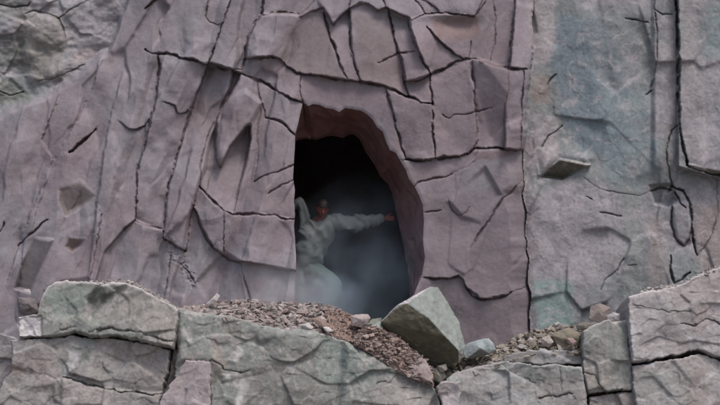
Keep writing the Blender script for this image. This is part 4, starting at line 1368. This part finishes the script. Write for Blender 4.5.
def add_hand(tag, d, n, t):
    w_ = V3['wr' + tag]
    body_n['palm' + tag] = (w_ + d * .05, .030)
    body_e.append(('wr' + tag, 'palm' + tag))
    for k, (lat, ln) in enumerate(((.030, .072), (.011, .082), (-.009, .076), (-.028, .060))):
        p0 = w_ + d * .088 + t * lat
        p1 = p0 + (d * .9 - n * .25) * ln * .5
        p2 = p1 + (d * .7 - n * .7) * ln * .5
        ns = ['fa%d%s' % (k, tag), 'fb%d%s' % (k, tag), 'fc%d%s' % (k, tag)]
        for q_, p_, r_ in zip(ns, (p0, p1, p2), (.011, .0095, .008)):
            body_n[q_] = (p_, r_)
        body_e.extend([('palm' + tag, ns[0]), (ns[0], ns[1]), (ns[1], ns[2])])
    a0 = w_ + d * .05 + t * .042
    a1 = a0 + (d * .7 + t * .6) * .035
    a2 = a1 + (d * .9 + t * .2) * .03
    for q_, p_, r_ in (('ta' + tag, a0, .014), ('tb' + tag, a1, .011), ('tc' + tag, a2, .009)):
        body_n[q_] = (p_, r_)
    body_e.extend([('palm' + tag, 'ta' + tag), ('ta' + tag, 'tb' + tag), ('tb' + tag, 'tc' + tag)])


add_hand('R', Vector((1, -.05, .0)).normalized(), Vector((0, -1, .2)).normalized(), Vector((0, .15, 1)).normalized())
add_hand('L', Vector((-.5, .1, -.8)).normalized(), Vector((-.6, -.7, .3)).normalized(), Vector((.5, -.6, -.4)).normalized())
bmesh_body = skinned((body_n, body_e, 'pelvis'), 2)


def sculpt_head():
    bm = bmesh.new()
    bmesh.ops.create_uvsphere(bm, u_segments=72, v_segments=48, radius=1)
    p = np.array([v.co[:] for v in bm.verts])
    x, y, z = p.T

    def g(cx, cy, cz, r_):
        return np.exp(-((x - cx) ** 2 + (y - cy) ** 2 + (z - cz) ** 2) / r_ ** 2)
    q = np.stack([x * .077, y * .096 + .006, z * .116], -1)
    lowf = np.clip(-z, 0, 1)
    q[:, 0] *= 1 - .34 * lowf ** 1.4
    q[:, 1] += np.where(y > 0, -.030 * lowf, -.006 * lowf)
    q[:, 1] -= .012 * g(0, -.62, -.85, .28)
    nose = g(0, -1.0, -.16, .16) + .75 * g(0, -1, .02, .13)
    q[:, 1] -= .026 * nose
    q[:, 2] -= .006 * nose
    for s_ in (-1, 1):
        q[:, 1] += .011 * g(.36 * s_, -.9, .12, .17)
        q[:, 1] -= .006 * g(.36 * s_, -.9, .32, .17)
        q[:, 1] -= .004 * g(.5 * s_, -.82, -.18, .2)
        ear = np.exp(-((y - .08) ** 2 / .016 + (z - .0) ** 2 / .06)) * (x * s_ > .7)
        q[:, 0] += s_ * .020 * ear
    q[:, 1] -= .006 * (g(0, -.93, -.42, .14) + g(0, -.9, -.58, .13))
    q[:, 1] += .006 * np.exp(-((z + .5) ** 2) / .0016 - (x / .28) ** 2) * (y < 0)
    for v, c in zip(bm.verts, q):
        v.co = c
    me = bpy.data.meshes.new('head')
    bm.to_mesh(me)
    bm.free()
    return me


HM = Matrix.Translation(V3['head'] + Vector((0, -.005, .012))) @ Matrix.Rotation(R(14), 4, 'Z') @ Matrix.Rotation(R(8), 4, 'Y') @ Matrix.Rotation(R(30), 4, 'X')
hme = sculpt_head()
hme.transform(HM)
bm = bmesh.new()
bm.from_mesh(bmesh_body)
bm.from_mesh(hme)
bm.to_mesh(bmesh_body)
bm.free()
tmpo = bpy.data.objects.new('tmp', bmesh_body)
COL.objects.link(tmpo)
rm = tmpo.modifiers.new('r', 'REMESH')
rm.mode = 'VOXEL'
rm.voxel_size = .0055
rm.use_smooth_shade = True
smm = tmpo.modifiers.new('s', 'SMOOTH')
smm.factor = .5
smm.iterations = 2
bmesh_body = bpy.data.meshes.new_from_object(tmpo.evaluated_get(bpy.context.evaluated_depsgraph_get()))
bpy.data.objects.remove(tmpo, do_unlink=True)


def link_part(name, me, mat, parent=person, disp=None):
    me.name = name
    me.transform(Matrix.Translation(-person.location))
    me.materials.clear()
    me.materials.append(mat)
    for p_ in me.polygons:
        p_.use_smooth = True
    o = bpy.data.objects.new(name, me)
    COL.objects.link(o)
    o.parent = parent
    return o


def wrinkle(me, amp, sc, seed):
    n = len(me.vertices)
    co = np.empty(n * 3)
    me.vertices.foreach_get('co', co)
    co = co.reshape(-1, 3)
    nr = np.array([v.normal[:] for v in me.vertices])
    x, y, z = co.T
    h = ridge(x * sc * 1.1 + z * sc * .5 + y * sc * .5, z * sc * .35 - x * sc * .25, seed, 2) * amp * 1.4 + fbm(x * sc * 2, z * sc * 2 + y * 4, seed + 2, 3) * amp * .25
    co = co + nr * h[:, None]
    me.vertices.foreach_set('co', co.ravel())
    me.update()


n = len(bmesh_body.vertices)
co = np.empty(n * 3)
bmesh_body.vertices.foreach_get('co', co)
co = co.reshape(-1, 3)
body_me = bmesh_body.copy()
link_part('body', bmesh_body, M_SKIN)


def sub_chain(names, grow, extra=None):
    nn = {}
    for k_ in names:
        p_, r_ = body_n[k_]
        r0 = r_[0] if isinstance(r_, tuple) else r_
        nn[k_] = (p_, r0 * grow.get(k_, 1.2))
    return nn


sh_n = sub_chain(['waist', 'chest', 'neckb', 'shR', 'elR', 'shL', 'elL', 'pelvis'], dict(waist=2.3, chest=1.6, neckb=1.55, shR=1.75, elR=2.35, shL=1.7, elL=2.2, pelvis=1.95))
sh_n['cuR'] = (V3['elR'].lerp(V3['wrR'], .97), .060)
sh_n['cuL'] = (V3['elL'].lerp(V3['wrL'], .85), .046)
sh_n['slk'] = (V3['elR'].lerp(V3['shR'], .45) + Vector((0, .02, -.075)), .05)
sh_n['col'] = (V3['neckb'].lerp(V3['neck'], .6), .066)
me = skinned((sh_n, [('pelvis', 'waist'), ('waist', 'chest'), ('chest', 'neckb'), ('neckb', 'col'), ('neckb', 'shR'), ('shR', 'elR'), ('elR', 'cuR'), ('elR', 'slk'), ('neckb', 'shL'), ('shL', 'elL'), ('elL', 'cuL')], 'pelvis'), 3)
wrinkle(me, .026, 10, 3)
link_part('shirt', me, M_SHIRT)
tr_n = sub_chain(['pelvis', 'hipR', 'knR', 'hipL', 'knL'], dict(pelvis=1.45, hipR=1.65, knR=3.2, hipL=1.5, knL=2.1))
tr_n['waist'] = (V3['waist'], .10)
tr_n['heR'] = (V3['knR'].lerp(V3['anR'], .88), .075)
tr_n['heL'] = (V3['knL'].lerp(V3['anL'], .88), .075)
me = skinned((tr_n, [('pelvis', 'waist'), ('pelvis', 'hipR'), ('hipR', 'knR'), ('knR', 'heR'), ('pelvis', 'hipL'), ('hipL', 'knL'), ('knL', 'heL')], 'pelvis'), 3)
wrinkle(me, .016, 9, 6)
link_part('trousers', me, M_TROUSER)
for s_ in 'RL':
    bn = {'a': (V3['an' + s_] + Vector((0, 0, .04)), .055), 'b': (V3['an' + s_] + Vector((0, 0, -.02)), .055), 'c': (V3['an' + s_].lerp(V3['to' + s_], .6), .05), 'd': (V3['to' + s_] + Vector((0, -.03, 0)), .042)}
    link_part('boot', skinned((bn, [('a', 'b'), ('b', 'c'), ('c', 'd')], 'b'), 2), M_BOOT)
# hair: the top and back of the scalp, raised along its own surface
hv_, hf_, hm_ = [], [], {}
HI = np.array(HM.inverted())
rel = co @ HI[:3, :3].T + HI[:3, 3]
nrm_ = np.array([v.normal[:] for v in body_me.vertices])
for f_ in body_me.polygons:
    c_ = rel[list(f_.vertices)].mean(0)
    if np.linalg.norm(c_) < .16 and c_[2] > -.07 and abs(c_[0]) < .088 and (c_[2] > .050 or c_[1] > .022 - .5 * c_[2]):
        ii = []
        for vtx in f_.vertices:
            if vtx not in hm_:
                hm_[vtx] = len(hv_)
                rough_ = .012 + .008 * random.random()
                hv_.append(co[vtx] + nrm_[vtx] * rough_)
            ii.append(hm_[vtx])
        hf_.append(ii)
me = bpy.data.meshes.new('hair')
me.from_pydata([tuple(v) for v in hv_], [], hf_)
h_ = link_part('hair', me, M_HAIR)
sol = h_.modifiers.new('t', 'SOLIDIFY')
sol.thickness = .014
for sx_ in (-.03, .03):
    bm = bmesh.new()
    bmesh.ops.create_uvsphere(bm, u_segments=14, v_segments=10, radius=.012)
    me = bpy.data.meshes.new('eye')
    bm.to_mesh(me)
    bm.free()
    me.transform(HM @ Matrix.Translation((sx_ * .93, -.072, .014)))
    link_part('eye', me, M_EYE)

# ================================================================== DUST
def dust(name, outline_c, rad, dens, label, seed, col=(.60, .74, .88)):
    bm = bmesh.new()
    bmesh.ops.create_icosphere(bm, subdivisions=4, radius=1)
    for v in bm.verts:
        c_ = v.co.copy()
        k_ = 1 + .18 * float(fbm(np.array([c_.x * 2 + c_.y]), np.array([c_.z * 2 + c_.y]), seed, 3)[0])
        v.co = Vector((c_.x * rad[0] * k_, c_.y * rad[1] * k_, c_.z * rad[2] * k_))
    me = bpy.data.meshes.new(name)
    bm.to_mesh(me)
    bm.free()
    m = bpy.data.materials.new(name + '_volume')
    m.use_nodes = True
    n = m.node_tree.nodes
    l = m.node_tree.links
    n.remove(n['Principled BSDF'])
    out = n['Material Output']
    pv = n.new('ShaderNodeVolumePrincipled')
    pv.inputs['Color'].default_value = (*col, 1)
    pv.inputs['Anisotropy'].default_value = .0
    tc = n.new('ShaderNodeTexCoord')
    mp = n.new('ShaderNodeMapping')
    mp.inputs['Scale'].default_value = (1 / rad[0], 1 / rad[1], 1 / rad[2])
    l.new(tc.outputs['Object'], mp.inputs['Vector'])
    ln_ = n.new('ShaderNodeVectorMath')
    ln_.operation = 'LENGTH'
    l.new(mp.outputs[0], ln_.inputs[0])
    fall = n.new('ShaderNodeMapRange')
    fall.inputs['From Min'].default_value = .95
    fall.inputs['From Max'].default_value = .15
    l.new(ln_.outputs['Value'], fall.inputs['Value'])
    nz = n.new('ShaderNodeTexNoise')
    nz.inputs['Scale'].default_value = 2.2
    nz.inputs['Detail'].default_value = 4
    l.new(tc.outputs['Object'], nz.inputs['Vector'])
    nr_ = n.new('ShaderNodeMapRange')
    nr_.inputs['From Min'].default_value = .36
    nr_.inputs['From Max'].default_value = .68
    nr_.inputs['To Max'].default_value = 1.0
    nr_.inputs['To Min'].default_value = .12
    l.new(nz.outputs[0], nr_.inputs['Value'])
    mu = n.new('ShaderNodeMath')
    mu.operation = 'MULTIPLY'
    l.new(fall.outputs[0], mu.inputs[0])
    l.new(nr_.outputs[0], mu.inputs[1])
    mu2 = n.new('ShaderNodeMath')
    mu2.operation = 'MULTIPLY'
    mu2.inputs[1].default_value = dens
    l.new(mu.outputs[0], mu2.inputs[0])
    l.new(mu2.outputs[0], pv.inputs['Density'])
    l.new(pv.outputs[0], out.inputs['Volume'])
    me.materials.append(m)
    o = bpy.data.objects.new(name, me)
    o.location = outline_c
    COL.objects.link(o)
    setp(o, label, 'dust', None, 'stuff')
    return o


dust('dust_cloud', at(362, 284, .75), (1.35, .85, 1.7), 1.0, 'bluish dust hanging low in the dark opening', 3)
dust('dust_cloud', at(322, 300, .12), (.66, .28, .45), 4.2, 'denser bluish dust puff around the knees of the person', 8)
dust('dust_cloud', at(280, 298, -.30), (.9, .34, .62), 3.0, 'thin pale dust drifting over the wall foot left of the opening', 5, (.8, .8, .85))
print('done', sum(len(o.data.polygons) for o in bpy.data.objects if o.type == 'MESH'))
